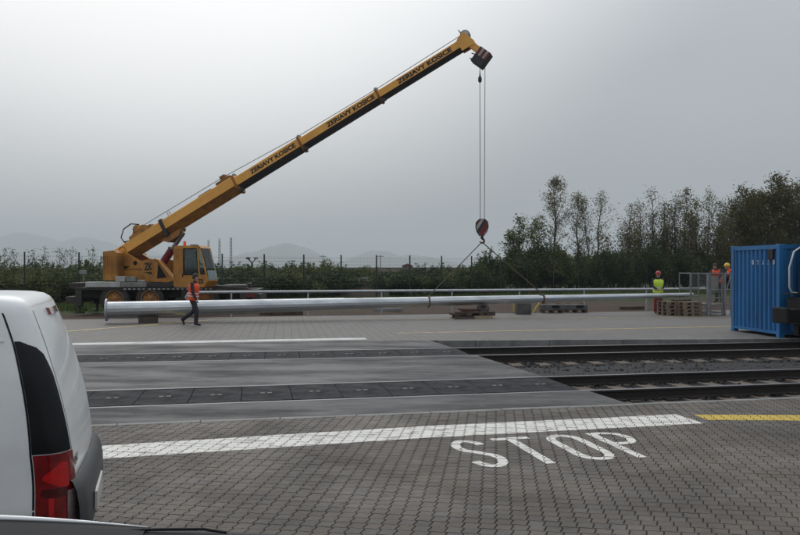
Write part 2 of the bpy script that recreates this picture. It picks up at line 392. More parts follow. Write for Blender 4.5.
# ------------------------------------------------------------------ ground, dirt and far field: one sheet
def ground_material():
    m = bpy.data.materials.new('ground_soil_and_grass'); m.use_nodes = True
    n, l = m.node_tree.nodes, m.node_tree.links
    b = n['Principled BSDF']; b.inputs['Roughness'].default_value = 0.9; b.inputs['Specular IOR Level'].default_value = 0.2
    g = n.new('ShaderNodeNewGeometry')
    n1 = n.new('ShaderNodeTexNoise'); n1.inputs['Scale'].default_value = 0.5; n1.inputs['Detail'].default_value = 8
    l.new(g.outputs['Position'], n1.inputs['Vector'])
    soil = n.new('ShaderNodeMix'); soil.data_type = 'RGBA'
    soil.inputs[6].default_value = (0.042, 0.028, 0.020, 1); soil.inputs[7].default_value = (0.085, 0.058, 0.041, 1)
    l.new(n1.outputs[0], soil.inputs[0])
    gr = n.new('ShaderNodeMix'); gr.data_type = 'RGBA'
    gr.inputs[6].default_value = (0.024, 0.040, 0.011, 1); gr.inputs[7].default_value = (0.052, 0.070, 0.020, 1)
    n2 = n.new('ShaderNodeTexNoise'); n2.inputs['Scale'].default_value = 0.12; n2.inputs['Detail'].default_value = 9
    l.new(g.outputs['Position'], n2.inputs['Vector']); l.new(n2.outputs[0], gr.inputs[0])
    dt = n.new('ShaderNodeVectorMath'); dt.operation = 'DOT_PRODUCT'; dt.inputs[1].default_value = (-0.36, 0.93, 0)
    l.new(g.outputs['Position'], dt.inputs[0])
    ad = n.new('ShaderNodeMath'); ad.operation = 'MULTIPLY_ADD'; ad.inputs[1].default_value = 3.0
    l.new(n1.outputs[0], ad.inputs[0]); l.new(dt.outputs['Value'], ad.inputs[2])
    mr = n.new('ShaderNodeMapRange'); mr.inputs['From Min'].default_value = 37.0; mr.inputs['From Max'].default_value = 38.6
    l.new(ad.outputs[0], mr.inputs[0])
    mx = n.new('ShaderNodeMix'); mx.data_type = 'RGBA'
    l.new(mr.outputs[0], mx.inputs[0]); l.new(soil.outputs[2], mx.inputs[6]); l.new(gr.outputs[2], mx.inputs[7])
    l.new(mx.outputs[2], b.inputs['Base Color'])
    bp = n.new('ShaderNodeBump'); bp.inputs['Strength'].default_value = 0.6; bp.inputs['Distance'].default_value = 0.1
    n3 = n.new('ShaderNodeTexNoise'); n3.inputs['Scale'].default_value = 6
    l.new(g.outputs['Position'], n3.inputs['Vector']); l.new(n3.outputs[0], bp.inputs['Height']); l.new(bp.outputs[0], b.inputs['Normal'])
    return m
M_ground = ground_material()
rng = np.random.default_rng(3)
us = np.concatenate([[-9000, -2000, -300], np.linspace(-60, 60, 61), [300, 2000, 9000]])
vs_ = np.concatenate([[-9000, -500, 0, 20, 29.0, 29.6], np.linspace(30, 80, 26), [150, 400, 1500, 9000]])
def gheight(u, v):
    if v < 29.3: return -0.5
    if v < 29.8: return -0.06
    if v > 90 or abs(u) > 70: return -0.05
    return -0.05 + 0.10 * math.sin(u * 0.37 + v * 0.21) * min(1, (v - 29.8) / 4) + 0.06 * math.sin(u * 1.1 - v * 0.7)* min(1, (v - 29.8) / 4)
gv = [tuple(UV(u, v, gheight(u, v))) for v in vs_ for u in us]
nu = len(us)
gf = [(j*nu+i, j*nu+i+1, (j+1)*nu+i+1, (j+1)*nu+i) for j in range(len(vs_)-1) for i in range(nu-1)]
tag(np_mesh('ground', gv, gf, M_ground, smooth=True), 'brown soil strip turning to green field out to the horizon', kind='structure')

# ------------------------------------------------------------------ near pavement of zigzag pavers
V_KERB = 9.60
bed = MB()
pv = [UV(-60, -30, -0.013), UV(60, -30, -0.013), UV(60, V_KERB, -0.013), UV(-60, V_KERB, -0.013)]
bed.add(pv, [(0, 1, 2, 3)])
pavement = bed.build('pavement', M_joint)
tag(pavement, 'brownish grey zigzag block pavement in front of the rail crossing', kind='structure')
PW, PH, PROT = 0.122, 0.113, -R(7.4)
pc, ps = math.cos(PROT), math.sin(PROT)
def saw(t):
    t = t % 1.0
    return -t/.13 if t < .13 else (-1 + 2*(t - .13)/.74 if t < .87 else 1 - (t - .87)/.13)
def warp(x, y):
    return (x + 0.0125 * saw(y / PH), y - 0.0070 * saw(x / PW))
def outline(ix, iy):
    kx = [0, .13, .5, .87]; pts = []
    for t in kx: pts.append((t*PW, 0, 0, 1))
    for t in kx: pts.append((PW, t*PH, -1, 0))
    for t in kx: pts.append((PW - t*PW, PH, 0, -1))
    for t in kx: pts.append((0, PH - t*PH, 1, 0))
    out = []
    for x, y, nx_, ny_ in pts:
        wx, wy = warp(min(x, PW - 1e-6), min(y, PH - 1e-6))
        if x >= PW: wx += 1e-6
        # pull towards the stone's middle by the joint half-width
        fx = 1 - 2*ix/PW; fy = 1 - 2*iy/PH
        out.append((PW/2 + (wx - PW/2)*fx, PH/2 + (wy - PH/2)*fy))
    return out
top, mid = outline(0.0072, 0.0048), outline(0.0030, 0.0018)
ptop = outline(0.0045, 0.0026)
nP = len(top)
pver = [(x, y, 0) for x, y in top] + [(x, y, -0.006) for x, y in mid] + [(x, y, -0.014) for x, y in mid]
pfac = [tuple(range(nP))] + [(nP + k, nP + (k+1) % nP, (k+1) % nP, k) for k in range(nP)] + [(2*nP + k, 2*nP + (k+1) % nP, nP + (k+1) % nP, nP + k) for k in range(nP)]
cells = []
for i in range(-90, 110):
    for j in range(18, 118):
        x, y = i * PW, j * PH
        wx, wy = pc * x - ps * y, ps * x + pc * y
        cx, cy = wx + pc * PW/2 - ps * PH/2, wy + ps * PW/2 + pc * PH/2
        v = -SN * cx + CS * cy
        if v > V_KERB + 0.08 or cy < 3.2 or cx < -9 or cx > 10: continue
        z = random.uniform(-0.0018, 0.0018)
        cells.append((wx, wy, z, cx, cy, v))
def inframe(c):
    px = 400 + FPX * c[3] / c[4]; py = HZ + FPX * EYE / c[4]
    return 95 < px < 798 and py < 533 and c[5] < V_KERB - 0.15 and not (px < 300 and py > 526)
near = sorted([c for c in cells if inframe(c)], key=lambda c: c[4])[:300]
nearset = set(id(c) for c in near)
pm = None
for c in near:
    if pm is None:
        b = MB(); b.add(pver, pfac); po = b.build('paver', M_paver, pavement, fix=False); pm = po.data
    else:
        po = bpy.data.objects.new('paver', pm); C.objects.link(po); po.parent = pavement
    po['tint'] = random.random()
    po.location = (c[0], c[1], c[2]); po.rotation_euler = (random.uniform(-.004, .004), random.uniform(-.004, .004), PROT)
fv, ff, ft_ = [], [], []
pa_ = np.array(pver); pxy = np.stack([pc*pa_[:, 0] - ps*pa_[:, 1], ps*pa_[:, 0] + pc*pa_[:, 1], pa_[:, 2]], 1)
for c in cells:
    if id(c) in nearset: continue
    o0 = len(fv); fv.extend((pxy + np.array(c[:3])).tolist()); ff.extend([[k + o0 for k in f] for f in pfac]); ft_.extend([random.random()]*len(pfac))
me = bpy.data.meshes.new('paver_field'); me.from_pydata(fv, [], ff)
me.attributes.new('tint', 'FLOAT', 'FACE').data.foreach_set('value', ft_)
bmm = bmesh.new(); bmm.from_mesh(me)
bmesh.ops.bisect_plane(bmm, geom=bmm.verts[:] + bmm.edges[:] + bmm.faces[:], plane_co=UV(0, V_KERB - 0.004), plane_no=UV(0, 1).normalized(), clear_outer=True)
bmm.to_mesh(me); bmm.free(); me.materials.append(M_paver)
pf = bpy.data.objects.new('paver_field', me); C.objects.link(pf); pf.parent = pavement; pf['kind'] = 'stuff'

# paint lies on the stones only, so the joints stay open
def clip(poly, quad):
    out = list(poly)
    n = len(quad)
    area = sum(quad[i][0]*quad[(i+1) % n][1] - quad[(i+1) % n][0]*quad[i][1] for i in range(n))
    q = quad if area > 0 else quad[::-1]
    for i in range(n):
        ax, ay = q[i]; bx, by = q[(i+1) % n]
        side = lambda p: (bx-ax)*(p[1]-ay) - (by-ay)*(p[0]-ax)
        inp, out = out, []
        for k in range(len(inp)):
            p, r = inp[k], inp[(k+1) % len(inp)]
            sp_, sr = side(p), side(r)
            if sp_ >= 0: out.append(p)
            if (sp_ >= 0) != (sr >= 0):
                t = sp_ / (sp_ - sr); out.append((p[0] + (r[0]-p[0])*t, p[1] + (r[1]-p[1])*t))
        if len(out) < 3: return []
    return out
def paint(name, quads, m, parent=None, skip=0.0):
    b = MB()
    for q in quads:
        xs = [p[0] for p in q]; ys = [p[1] for p in q]
        for c in cells:
            if c[3] < min(xs) - .2 or c[3] > max(xs) + .2 or c[4] < min(ys) - .2 or c[4] > max(ys) + .2 or c[5] > V_KERB - .1: continue
            poly = [(c[0] + pc*x - ps*y, c[1] + ps*x + pc*y) for x, y in ptop]
            r = clip(poly, q)
            if len(r) >= 3: b.add([(x, y, c[2] + 0.0022) for x, y in r], [tuple(range(len(r)))])
    return b.build(name, m, parent, fix=False)
def P2(px, py):
    g = G(px, py); return (g.x, g.y)
e_u, e_v = Vector((0.972, 0.233)), Vector((-0.233, 0.972))
a0, a1, b1, b0 = P2(40, 463.5), P2(704, 424), P2(676, 415), P2(40, 450)
mid_t = P2(430, 426.5); mid_b = P2(430, 438.3)
o = paint('stop_line', [[a0, mid_b, mid_t, b0], [mid_b, a1, b1, mid_t]], M_white)
tag(o, 'broad white stop line painted across the block pavement', kind='structure')
o = paint('yellow_line', [[P2(707, 420.6), P2(900, 422.0), P2(900, 416.3), P2(694, 415.2)]], M_yellow)
tag(o, 'yellow edge line on the block pavement at the right of the stop line', kind='structure')
# lettering
T0 = Vector((2.49, 7.563))
def tw(a, b): q = T0 + e_u * a + e_v * b; return (q.x, q.y)
def stroke(pts, w):
    pts = [Vector(p) for p in pts]; L, Rr = [], []
    for i, p in enumerate(pts):
        d = pts[min(i+1, len(pts)-1)] - pts[max(i-1, 0)]; d.normalize()
        nn = Vector((-d.y, d.x)); L.append(p + nn * w/2); Rr.append(p - nn * w/2)
    return [[tw(*L[i]), tw(*L[i+1]), tw(*Rr[i+1]), tw(*Rr[i])] for i in range(len(pts)-1)]
def arc(cx, cy, rx, ry, a, b, n=8):
    return [(cx + rx*math.cos(R(a + (b-a)*k/n)), cy + ry*math.sin(R(a + (b-a)*k/n))) for k in range(n+1)]
LH, W = 1.15, 0.105
letters = []
cx = -1.578; rx = 0.145
letters.append(stroke(arc(cx, LH*.74, rx, LH*.215, 10, 180, 7)[:] + arc(cx, LH*.74, rx, LH*.2, 200, 250, 3) + arc(cx, LH*.26, rx, LH*.2, 70, 0, 4) + arc(cx, LH*.26, rx, LH*.215, -20, -170, 7), W))
letters.append([[tw(-1.24, LH-.11), tw(-.79, LH-.11), tw(-.79, LH), tw(-1.24, LH)], [tw(-1.068, 0), tw(-.962, 0), tw(-.962, LH-.112), tw(-1.068, LH-.112)]])
letters.append(stroke(arc(-.42, LH*.75, .165, LH*.205, 0, 180, 8) + arc(-.42, LH*.25, .165, LH*.205, 180, 360, 8) + [(-.255, LH*.75)], W))
letters.append([[tw(-.055, 0), tw(.05, 0), tw(.05, LH), tw(-.055, LH)]] + stroke([(.052, LH-.053), (.14, LH-.053)] + arc(.16, LH*.735, .165, LH*.215, 85, -85, 8) + [(.052, LH*.475+.05)], W*.95))
lett = None
for L in letters:
    if lett is None:
        lett = bpy.data.objects.new('stop_lettering', None); C.objects.link(lett)
        tag(lett, 'white STOP lettering painted on the block pavement', kind='structure')
    paint('letter', L, M_white, lett)

# kerb stones flush with the pavement
kerb = bpy.data.objects.new('kerb', None); C.objects.link(kerb); tag(kerb, 'flush concrete kerb stones along the crossing side of the pavement', kind='structure')
ksrc = None
for k in range(-14, 20):
    if ksrc is None:
        b = MB(); b.cbox((0.004, 0, -0.45), (0.996, 0.11, 0.004), 0.006); ko = b.build('kerb_stone', M_kerb, kerb); ksrc = ko
    else: ko = link_copy(ksrc, kerb)
    ko.location = UV(k + 0.35, V_KERB, random.uniform(-0.004, 0.003)); ko.rotation_euler = (0, 0, SA + random.uniform(-.003, .003))

# ------------------------------------------------------------------ yard paving beyond the tracks
def yard_material():
    m = bpy.data.materials.new('yard_blocks'); m.use_nodes = True
    n, l = m.node_tree.nodes, m.node_tree.links
    b = n['Principled BSDF']
    g = n.new('ShaderNodeNewGeometry'); mp = n.new('ShaderNodeMapping'); mp.inputs['Rotation'].default_value = (0, 0, R(-9))
    l.new(g.outputs['Position'], mp.inputs[0])
    br = n.new('ShaderNodeTexBrick'); br.inputs['Scale'].default_value = 1.0
    br.inputs['Brick Width'].default_value = 0.244; br.inputs['Row Height'].default_value = 0.226
    br.inputs['Mortar Size'].default_value = 0.014; br.inputs['Mortar Smooth'].default_value = 0.6; br.offset = 0.0
    br.inputs['Color1'].default_value = (0.162, 0.150, 0.136, 1); br.inputs['Color2'].default_value = (0.130, 0.120, 0.108, 1); br.inputs['Mortar'].default_value = (0.075, 0.07, 0.066, 1)
    l.new(mp.outputs[0], br.inputs['Vector'])
    n1 = n.new('ShaderNodeTexNoise'); n1.inputs['Scale'].default_value = 0.35; n1.inputs['Detail'].default_value = 8
    l.new(g.outputs['Position'], n1.inputs['Vector'])
    mr = n.new('ShaderNodeMapRange'); mr.inputs['From Min'].default_value = .3; mr.inputs['From Max'].default_value = .7; mr.inputs['To Min'].default_value = 0.74; mr.inputs['To Max'].default_value = 1.12
    l.new(n1.outputs[0], mr.inputs[0])
    mu = n.new('ShaderNodeMix'); mu.data_type = 'RGBA'; mu.blend_type = 'MULTIPLY'; mu.inputs[0].default_value = 1
    l.new(br.outputs['Color'], mu.inputs[6]); l.new(mr.outputs[0], mu.inputs[7]); l.new(mu.outputs[2], b.inputs['Base Color'])
    r2 = n.new('ShaderNodeMapRange'); r2.inputs['To Min'].default_value = 0.5; r2.inputs['To Max'].default_value = 0.75
    l.new(n1.outputs[0], r2.inputs[0]); l.new(r2.outputs[0], b.inputs['Roughness'])
    bp = n.new('ShaderNodeBump'); bp.inputs['Strength'].default_value = 0.5; bp.inputs['Distance'].default_value = 0.01
    l.new(br.outputs['Fac'], bp.inputs['Height']); bp.invert = True; l.new(bp.outputs[0], b.inputs['Normal'])
    return m
M_yard = yard_material()
def yfront(x): return min(19.85 + 0.2*x, 19.65 + 0.05*x)
yb = MB()
front = [(x, yfront(x)) for x in (-45, -30, -15, -1.3, 2, 15, 30, 45)]
back = [(45, 30.4 + .22*45), (-45, 30.4 - .22*45)]
yb.prism(front + back, 2, -0.45, 0.0)
tag(yb.build('yard_paving', M_yard), 'wide grey block-paved yard where the mast lies', kind='structure')
ek = bpy.data.objects.new('platform_edge', None); C.objects.link(ek); tag(ek, 'low concrete edge wall of the yard beside the far track', kind='structure')
ksrc = None
for k in range(0, 24):
    x = 1.0 + k * 1.0
    if ksrc is None:
        b = MB(); b.cbox((0.004, -0.12, -0.5), (0.996, 0, 0.012), 0.008); ko = b.build('edge_stone', M_kerb, ek); ksrc = ko
    else: ko = link_copy(ksrc, ek)
    ko.location = (x, yfront(x) - .004, random.uniform(-.004, .004)); ko.rotation_euler = (0, 0, math.atan(.05))
def sheet(name, pts, m, z, label):
    b = MB(); b.add([(p[0], p[1], z) for p in pts], [tuple(range(len(pts)))])
    return tag(b.build(name, m, fix=False), label, kind='structure')
def strip(c0, c1, w):
    c0, c1 = Vector(c0), Vector(c1); d = (c1 - c0).normalized(); nn = Vector((-d.y, d.x)) * w / 2
    return [c0 - nn, c1 - nn, c1 + nn, c0 + nn]
sheet('white_line', strip((-14, yfront(-14) + .55), P2(366, 339.2), .55), M_wfaint, 0.004, 'worn white line along the far side of the crossing')
sheet('yellow_line', strip(P2(398, 333.8), (13.5, 24.95), .16), M_yfaint, 0.004, 'faint yellow line in the middle of the yard ending left of the container')
sheet('yellow_line', strip(P2(40, 334), P2(215, 320.3), .24), M_yfaint, 0.0045, 'yellow line running under the feet of the walking man')
sheet('yellow_line', strip(P2(215, 320.3), (14, 29.2), .12), M_yfaint, 0.004, 'very faint yellow line along the back edge of the yard')

# ------------------------------------------------------------------ crossing road, ballast, tracks
V_N = 11.62                     # near track centre line (site v)
def vf(u): return 16.63 - 0.034 * u      # far track centre line
GA = 0.7175 + 0.036
def xb(Y): return 3.25 + (Y - 10.64) * (-0.268)      # right end of the crossing
UL = -16.0
def Ub(v):                      # site u of the crossing's right end at a given v
    lo, hi = -5, 8
    for _ in range(40):
        mdl = (lo + hi) / 2; p = UV(mdl, v)
        if p.x < xb(p.y): lo = mdl
        else: hi = mdl
    return lo
cross = bpy.data.objects.new('crossing_road', None); C.objects.link(cross); tag(cross, 'wet grey asphalt of the level crossing between and beside the rails', kind='structure')
def asphalt(v0f, v1f, n=12):
    b = MB(); vs = []; fs = []
    for k in range(n + 1):
        t = k / n
        row = []
        for vfun in (v0f, v1f):
            u = UL + (Ub(vfun(0)) - UL) * t
            row.append(UV(u, vfun(u), 0.0))
        vs += row
    top_n = len(vs)
    vs += [Vector((p.x, p.y, -0.4)) for p in vs]
    for k in range(n):
        i = 2*k
        fs += [(i, i+2, i+3, i+1), (top_n+i, i, i+1, top_n+i+1)[::1] if k == 0 else (i, i+2, top_n+i+2, top_n+i), (i+1, i+3, top_n+i+3, top_n+i+1)]
    i = 2*n; fs.append((i, i+1, top_n+i+1, top_n+i))
    b.add(vs, fs); return b.build('asphalt_strip', M_asphalt, cross)
asphalt(lambda u: V_KERB + .115, lambda u: V_N - GA - .045)
asphalt(lambda u: V_N + GA + .045, lambda u: vf(u) - GA - .045)
def v_yard(u):
    # yard front edge in site coordinates
    lo, hi = 10.0, 30.0
    for _ in range(40):
        mdl = (lo+hi)/2; p = UV(u, mdl)
        if p.y < yfront(p.x): lo = mdl
        else: hi = mdl
    return lo - 0.006
asphalt(lambda u: vf(u) + GA + .045, v_yard)
# floor of the flangeways and ballast bed
bal = MB(); N = 90
bu = np.linspace(-40, 50, 181); bv = np.concatenate([np.arange(V_KERB + .05, 22.5, 0.25)])
rb = np.random.default_rng(5)
bvx = []
for v in bv:
    for u in bu:
        z = -0.21 + rb.normal(0, 0.012)
        p = UV(u, v, z)
        if abs(v - V_N) < 1.25 or abs(v - vf(u)) < 1.25: p.z += 0.012
        if V_N + 1.7 < v < vf(u) - 1.6: p.z += 0.03
        if p.y > yfront(p.x) + .3: p.z = -0.47
        bvx.append(tuple(p))
nb_ = len(bu)
bfc = [(j*nb_+i, j*nb_+i+1, (j+1)*nb_+i+1, (j+1)*nb_+i) for j in range(len(bv)-1) for i in range(nb_-1)]
tag(np_mesh('ballast_bed', bvx, bfc, M_ballast), 'dark wet ballast bed under both tracks', kind='structure')
# loose stones
ns = 26000
su = rb.uniform(0.5, 24, ns); sv = rb.uniform(V_KERB + .12, 19.3, ns)
keep = []
px_ = CS*su - SN*sv; py_ = SN*su + CS*sv
keep = (px_ > 3.25 + (py_ - 10.64) * (-0.268) + .05) & (py_ < np.minimum(19.85 + .2*px_, 19.65 + .05*px_) - .16)
ph_n = ((su) % 0.62)
on_sl = (ph_n < 0.27) & ((np.abs(sv - V_N) < 1.3) | (np.abs(sv - (16.63 - .034*su)) < 1.3))
keep &= ~(on_sl & (rb.random(ns) < 0.93))
px_, py_ = px_[keep], py_[keep]; ns = len(px_)
sz = rb.uniform(0.018, 0.042, ns)
oct_ = np.array([(1,0,0),(-1,0,0),(0,1,0),(0,-1,0),(0,0,1),(0,0,-1)], dtype=float)
of = np.array([(0,2,4),(2,1,4),(1,3,4),(3,0,4),(2,0,5),(1,2,5),(3,1,5),(0,3,5)])
jit = oct_[None] * rb.uniform(0.55, 1.25, (ns, 6, 1)) + rb.normal(0, .22, (ns, 6, 3))
sverts = jit * sz[:, None, None] + np.stack([px_, py_, np.full(ns, -0.203) + rb.normal(0, .012, ns)], 1)[:, None, :]
sfaces = (of[None] + (np.arange(ns) * 6)[:, None, None]).reshape(-1, 3)
tag(np_mesh('ballast_stones', sverts.reshape(-1, 3), sfaces, M_stone), 'loose dark crushed stones between the sleepers and tracks', 'ballast', kind='stuff')

rail_prof = [(-.036, 0), (-.036, -.03), (-.009, -.045), (-.009, -.13), (-.065, -.15), (-.065, -.165), (.065, -.165), (.065, -.15), (.009, -.13), (.009, -.045), (.036, -.03), (.036, 0), (.028, .006), (-.028, .006)]
def rail_mesh(vfun, name, parent):
    b = MB(); us_ = np.linspace(-30, 44, 38)
    vs = []; n = len(rail_prof)
    for u in us_:
        for a, z in rail_prof: vs.append(UV(u, vfun(u) + a, z))
    for i in range(len(us_) - 1):
        for k in range(n):
            b.cur = 1 if k >= 11 else 0
            k2 = (k+1) % n
            if i == 0 and k == 0: b.add(vs, [])
            b.f.append([i*n+k, (i+1)*n+k, (i+1)*n+k2, i*n+k2]); b.mi.append(b.cur); b.smooth.append(False)
    return b.build(name, [M_rail, M_railtop], parent)
sl_src = None; fast_src = None
def track(label, cfun, rot, u0, u1, phase):
    global sl_src, fast_src
    tr = bpy.data.objects.new('railway_track', None); C.objects.link(tr); tag(tr, label, kind='structure')
    rail_mesh(lambda u: cfun(u) - GA, 'rail', tr); rail_mesh(lambda u: cfun(u) + GA, 'rail', tr)
    u = u0
    while u < u1:
        if sl_src is None:
            b = MB(); b.cbox((-.13, -1.3, -.2), (.13, 1.3, 0), .02); so = b.build('sleeper', M_sleeper, tr); sl_src = so
            b = MB()
            for s in (-1, 1):
                for q in (-.13, .13): b.box((-.06, s*GA + q - .05, .0), (.06, s*GA + q + .05, .035)); b.tube((0, s*GA + q, .03), (0, s*GA + q, .07), .018, n=6)
            fast_src = b.build('rail_clip', M_rail, so)
        else:
            so = link_copy(sl_src, tr); fo = link_copy(fast_src, so)
        so.location = UV(u + .13, cfun(u), -0.168 + random.uniform(-.006, .004)); so.rotation_euler = (0, 0, rot + random.uniform(-.01, .01))
        u += 0.62
    return tr
track('near railway track with wooden sleepers in front of the asphalt strip', lambda u: V_N, SA, 0.62*6, 24, 0)
track('far railway track along the edge of the yard', vf, SA - 0.034, 0.62*6, 24, 0)

# rubber crossing panels between the rails
psrc = None
def panels(cfun, rot, vend):
    global psrc
    u_end = Ub(cfun(3)) - .05; u = u_end - .76
    while u > UL:
        if psrc is None:
            b = MB(); b.cbox((0.004, -.655, -.14), (0.748, .655, 0.003), .006)
            po = b.build('crossing_panel', M_panel, cross); psrc = po
            b = MB()
            for q in (-.07, .04): b.box((.375 + q - .02, -.022, 0.003), (.375 + q + .045, .022, .0062))
            b.build('lifting_socket', M_grey, po)
        else:
            po = link_copy(psrc, cross); link_copy([x for x in psrc.children if x.name.startswith('lifting')][0], po)
        uu = u; po.location = UV(uu, cfun(uu), random.uniform(-.003, .003)); po.rotation_euler = (0, 0, rot)
        u -= 0.752
    # sloping deflector plate at the open end
    b = MB(Matrix.Translation(UV(u_end + .0, cfun(u_end))) @ Matrix.Rotation(rot, 4, 'Z'))
    for k in range(4):
        y = -.6 + k * .31
        b.prism([(0.01, -.02), (0.01, -.005), (.26, -.15), (.26, -.17)], 1, y, y + .27)
    b.build('end_deflector', M_kerb, cross)
panels(lambda u: V_N, SA, 0)
panels(vf, SA - .034, 0)

# ------------------------------------------------------------------ lattice mast lying in the yard
mA, mB_ = Vector((-10.2, 25.7, 0.47)), Vector((12.3, 31.0, 0.80))
mdir = (mB_ - mA); mlen = mdir.length; mdir.normalize()
mq = mdir.to_track_quat('X', 'Z')
MM = mq.to_matrix().to_4x4()
mast = thing('lighting_mast', 'long tapered galvanised steel mast lying across the yard under the hook', 'mast', mA)
def mrad(t): return 0.275 + (0.105 - 0.275) * t
cuts = [0.0, 0.36, 0.70, 1.0]
for k in range(3):
    t0, t1 = cuts[k], cuts[k+1]
    b = MB(MM)
    n = 16; vs = []
    r_off = 0.012 * (2 - k)
    for t in (t0 - (0.012 if k else 0), t1):
        r = mrad(t) + r_off - .012
        for q in range(n):
            a = 2*math.pi*(q+.5)/n; vs.append((t*mlen, r*math.cos(a), r*math.sin(a)))
    b.add(vs, [(q, (q+1) % n, n+(q+1) % n, n+q) for q in range(n)] + [tuple(range(n-1, -1, -1)), tuple(range(n, 2*n))])
    b.build('shaft_section', M_galv, mast)
b = MB(MM); b.tube((-.05, 0, 0), (.0, 0, 0), .39, n=16); b.build('base_flange', M_galvrail, mast)
b = MB(MM); b.box((.9, -.1, -.01), (1.5, .1, .012)); 
for i, v in enumerate(b.v):
    p = MM.inverted() @ Vector(v); b.v[i] = tuple(MM @ (Matrix.Rotation(R(-60), 4, 'X') @ Vector((p.x, p.y, p.z + .27))))
b.build('service_hatch', M_galvrail, mast)
def mast_pt(px):
    k = (px - 400) / FPX
    t = (k * mA.y - mA.x) / ((mB_.x - mA.x) - k * (mB_.y - mA.y))
    return mA + (mB_ - mA) * t, t
hookp, th = mast_pt(482)

# supports under the mast
def timber_pile(name, label, loc, rz, sticks, cat='timber'):
    t = thing(name, label, cat, loc, rz)
    for (x0, x1, y0, y1, z0, z1, m, nm) in sticks:
        b = MB(); b.cbox((x0, y0, z0), (x1, y1, z1), .01); b.build(nm, m, t)
    return t
p, t_ = mast_pt(148)
timber_pile('timber_block', 'short timber block propping the thick end of the mast', (p.x, p.y, 0), SA, [(-.3, .32, -.2, .2, 0, p.z - mrad(t_) - .002, M_woodd, 'beam')])
p, t_ = mast_pt(476)
zz = p.z - mrad(t_)
timber_pile('timber_stack', 'dark timber stack with one pale beam under the middle of the mast', (p.x - .25, p.y - .35, 0), SA,
    [(-.75, .05, -.5, -.3, 0, .08, M_woodd, 'beam'), (.0, .75, -.5, -.3, 0.0, .11, M_woodl, 'beam'), (-.6, .7, .3, .5, 0, .11, M_woodd, 'beam'),
     (-.7, -.5, -.45, .6, .112, .2, M_woodd, 'plank'), (-.3, -.1, -.5, .6, .112, .21, M_woodd, 'plank'), (.2, .42, -.5, .6, .112, .2, M_woodd, 'plank'), (.5, .85, -.48, .6, .112, .2, M_woodd, 'plank'),
     (-.75, .85, -.48, -.33, .212, .27, M_woodd, 'plank'), (-.3, .75, .2, .4, .212, .28, M_wood, 'plank'), (-.35, .2, -.3, .55, .285, .36, M_rust, 'plank')])
# rolled dark tyre-like fender between mast and timber
ft = thing('rubber_tyre', 'dark old tyre wedged between the timber stack and the mast', 'tyre', (p.x + .25, p.y - .18, .28))
b = MB(Matrix.Translation((0, 0, .02)) @ Matrix.Rotation(R(38), 4, 'X')); prof = []
for k in range(13):
    a = 2*math.pi*k/12; prof.append((.17 + .075*math.cos(a), .08*math.sin(a)))
b.lathe(prof, (0, 0, .08), 2, 20); b.build('tread', M_tyre, ft)
b = MB(); b.lathe([(.05, .0), (.1, .0), (.1, .05), (.05, .05)], (0, 0, .06), 2, 14); b.build('hub', M_rust, ft)

# slings and hook block
HB = Vector((hookp.x, hookp.y, 0))
zhook = EYE - (243 - HZ) / FPX * HB.y
def sling(px, label):
    q, t = mast_pt(px); r = mrad(t) + .02
    s = thing('lifting_sling', label, 'sling', (q.x, q.y, q.z), 0, 'slings holding the mast')
    top_ = Vector((HB.x, HB.y, zhook + .02)) - q
    wrap = MB(); ring = []
    for k in range(17):
        a = R(-90 + 360*k/16); ring.append(MM.to_3x3() @ Vector((0, r*math.cos(a), r*math.sin(a))))
    wrap.path(ring, .026, 6); wrap.build('choke_loop', M_sling, s)
    st = MB()
    for off in (-.02, .02):
        up = MM.to_3x3() @ Vector((0, off, r)); st.path([up, up*.5 + top_*.5 + Vector((0, 0, -.015)), top_ + Vector((0, off, 0))], .019, 6)
    st.build('strap', M_sling, s)
    return s
sling(428.5, 'brown lifting sling from the hook to the thicker left part of the mast')
sling(543, 'brown lifting sling from the hook to the thinner right part of the mast')
hb = thing('hook_block', 'red and white striped hook block hanging above the mast', 'hook block', (HB.x, HB.y, zhook))
sc = HB.y / FPX
bw = 0.24
outl = [(-.10, .26), (.08, .26), (.2, .42), (.25, .62), (.22, .82), (.1, .92), (-.12, .92), (-.24, .8), (-.25, .6), (-.2, .42)]
b = MB(); b.prism(outl, 1, -.13, .13); body = b.build('cheek_body', M_grease, hb)
def clip_stripes(outl, ys, ang, sw, y, mats, nm, parent):
    for k in range(-4, 5):
        c, s_ = math.cos(ang), math.sin(ang)
        q = []
        for (a, bb) in ((k*sw, -2), (k*sw + sw*.5, -2), (k*sw + sw*.5, 2), (k*sw, 2)): q.append((a*c - bb*s_, .6 + a*s_ + bb*c))
        r = clip(outl, q)
        if len(r) >= 3:
            bb = MB(); bb.prism(r, 1, y - .004, y); bb.build(nm, mats, parent)
clip_stripes([(x*.93, .6 + (z-.6)*.93) for x, z in outl], None, R(-32), .21, -.133, M_stripe_w, 'warning_stripe', body)
clip_stripes([(x*.9 + .0, .6 + (z-.6)*.9) for x, z in outl], None, R(-32), .42, -.138, M_stripe_r, 'warning_stripe', body)
b = MB(); b.lathe([(.17, -.05), (.2, -.03), (.17, 0), (.2, .03), (.17, .05)], (0, 0, .68), 1, 20); b.build('sheave', M_steel, hb)
b = MB(); pts = [(0, 0, .28), (0, 0, .16)] + [(.0 + .085*math.sin(R(a)) , 0, .06 + .085*math.cos(R(a))) for a in range(0, 271, 30)]
b.path(pts, [.035, .04] + [.042]*4 + [.04, .036, .032, .028, .022, .015][:len(pts)-6], 8); b.build('hook', M_stripe_r, hb)
b = MB(); b.tube((0, -.07, .2), (0, .07, .2), .06, n=10); b.build('swivel_nut', M_grease, hb)

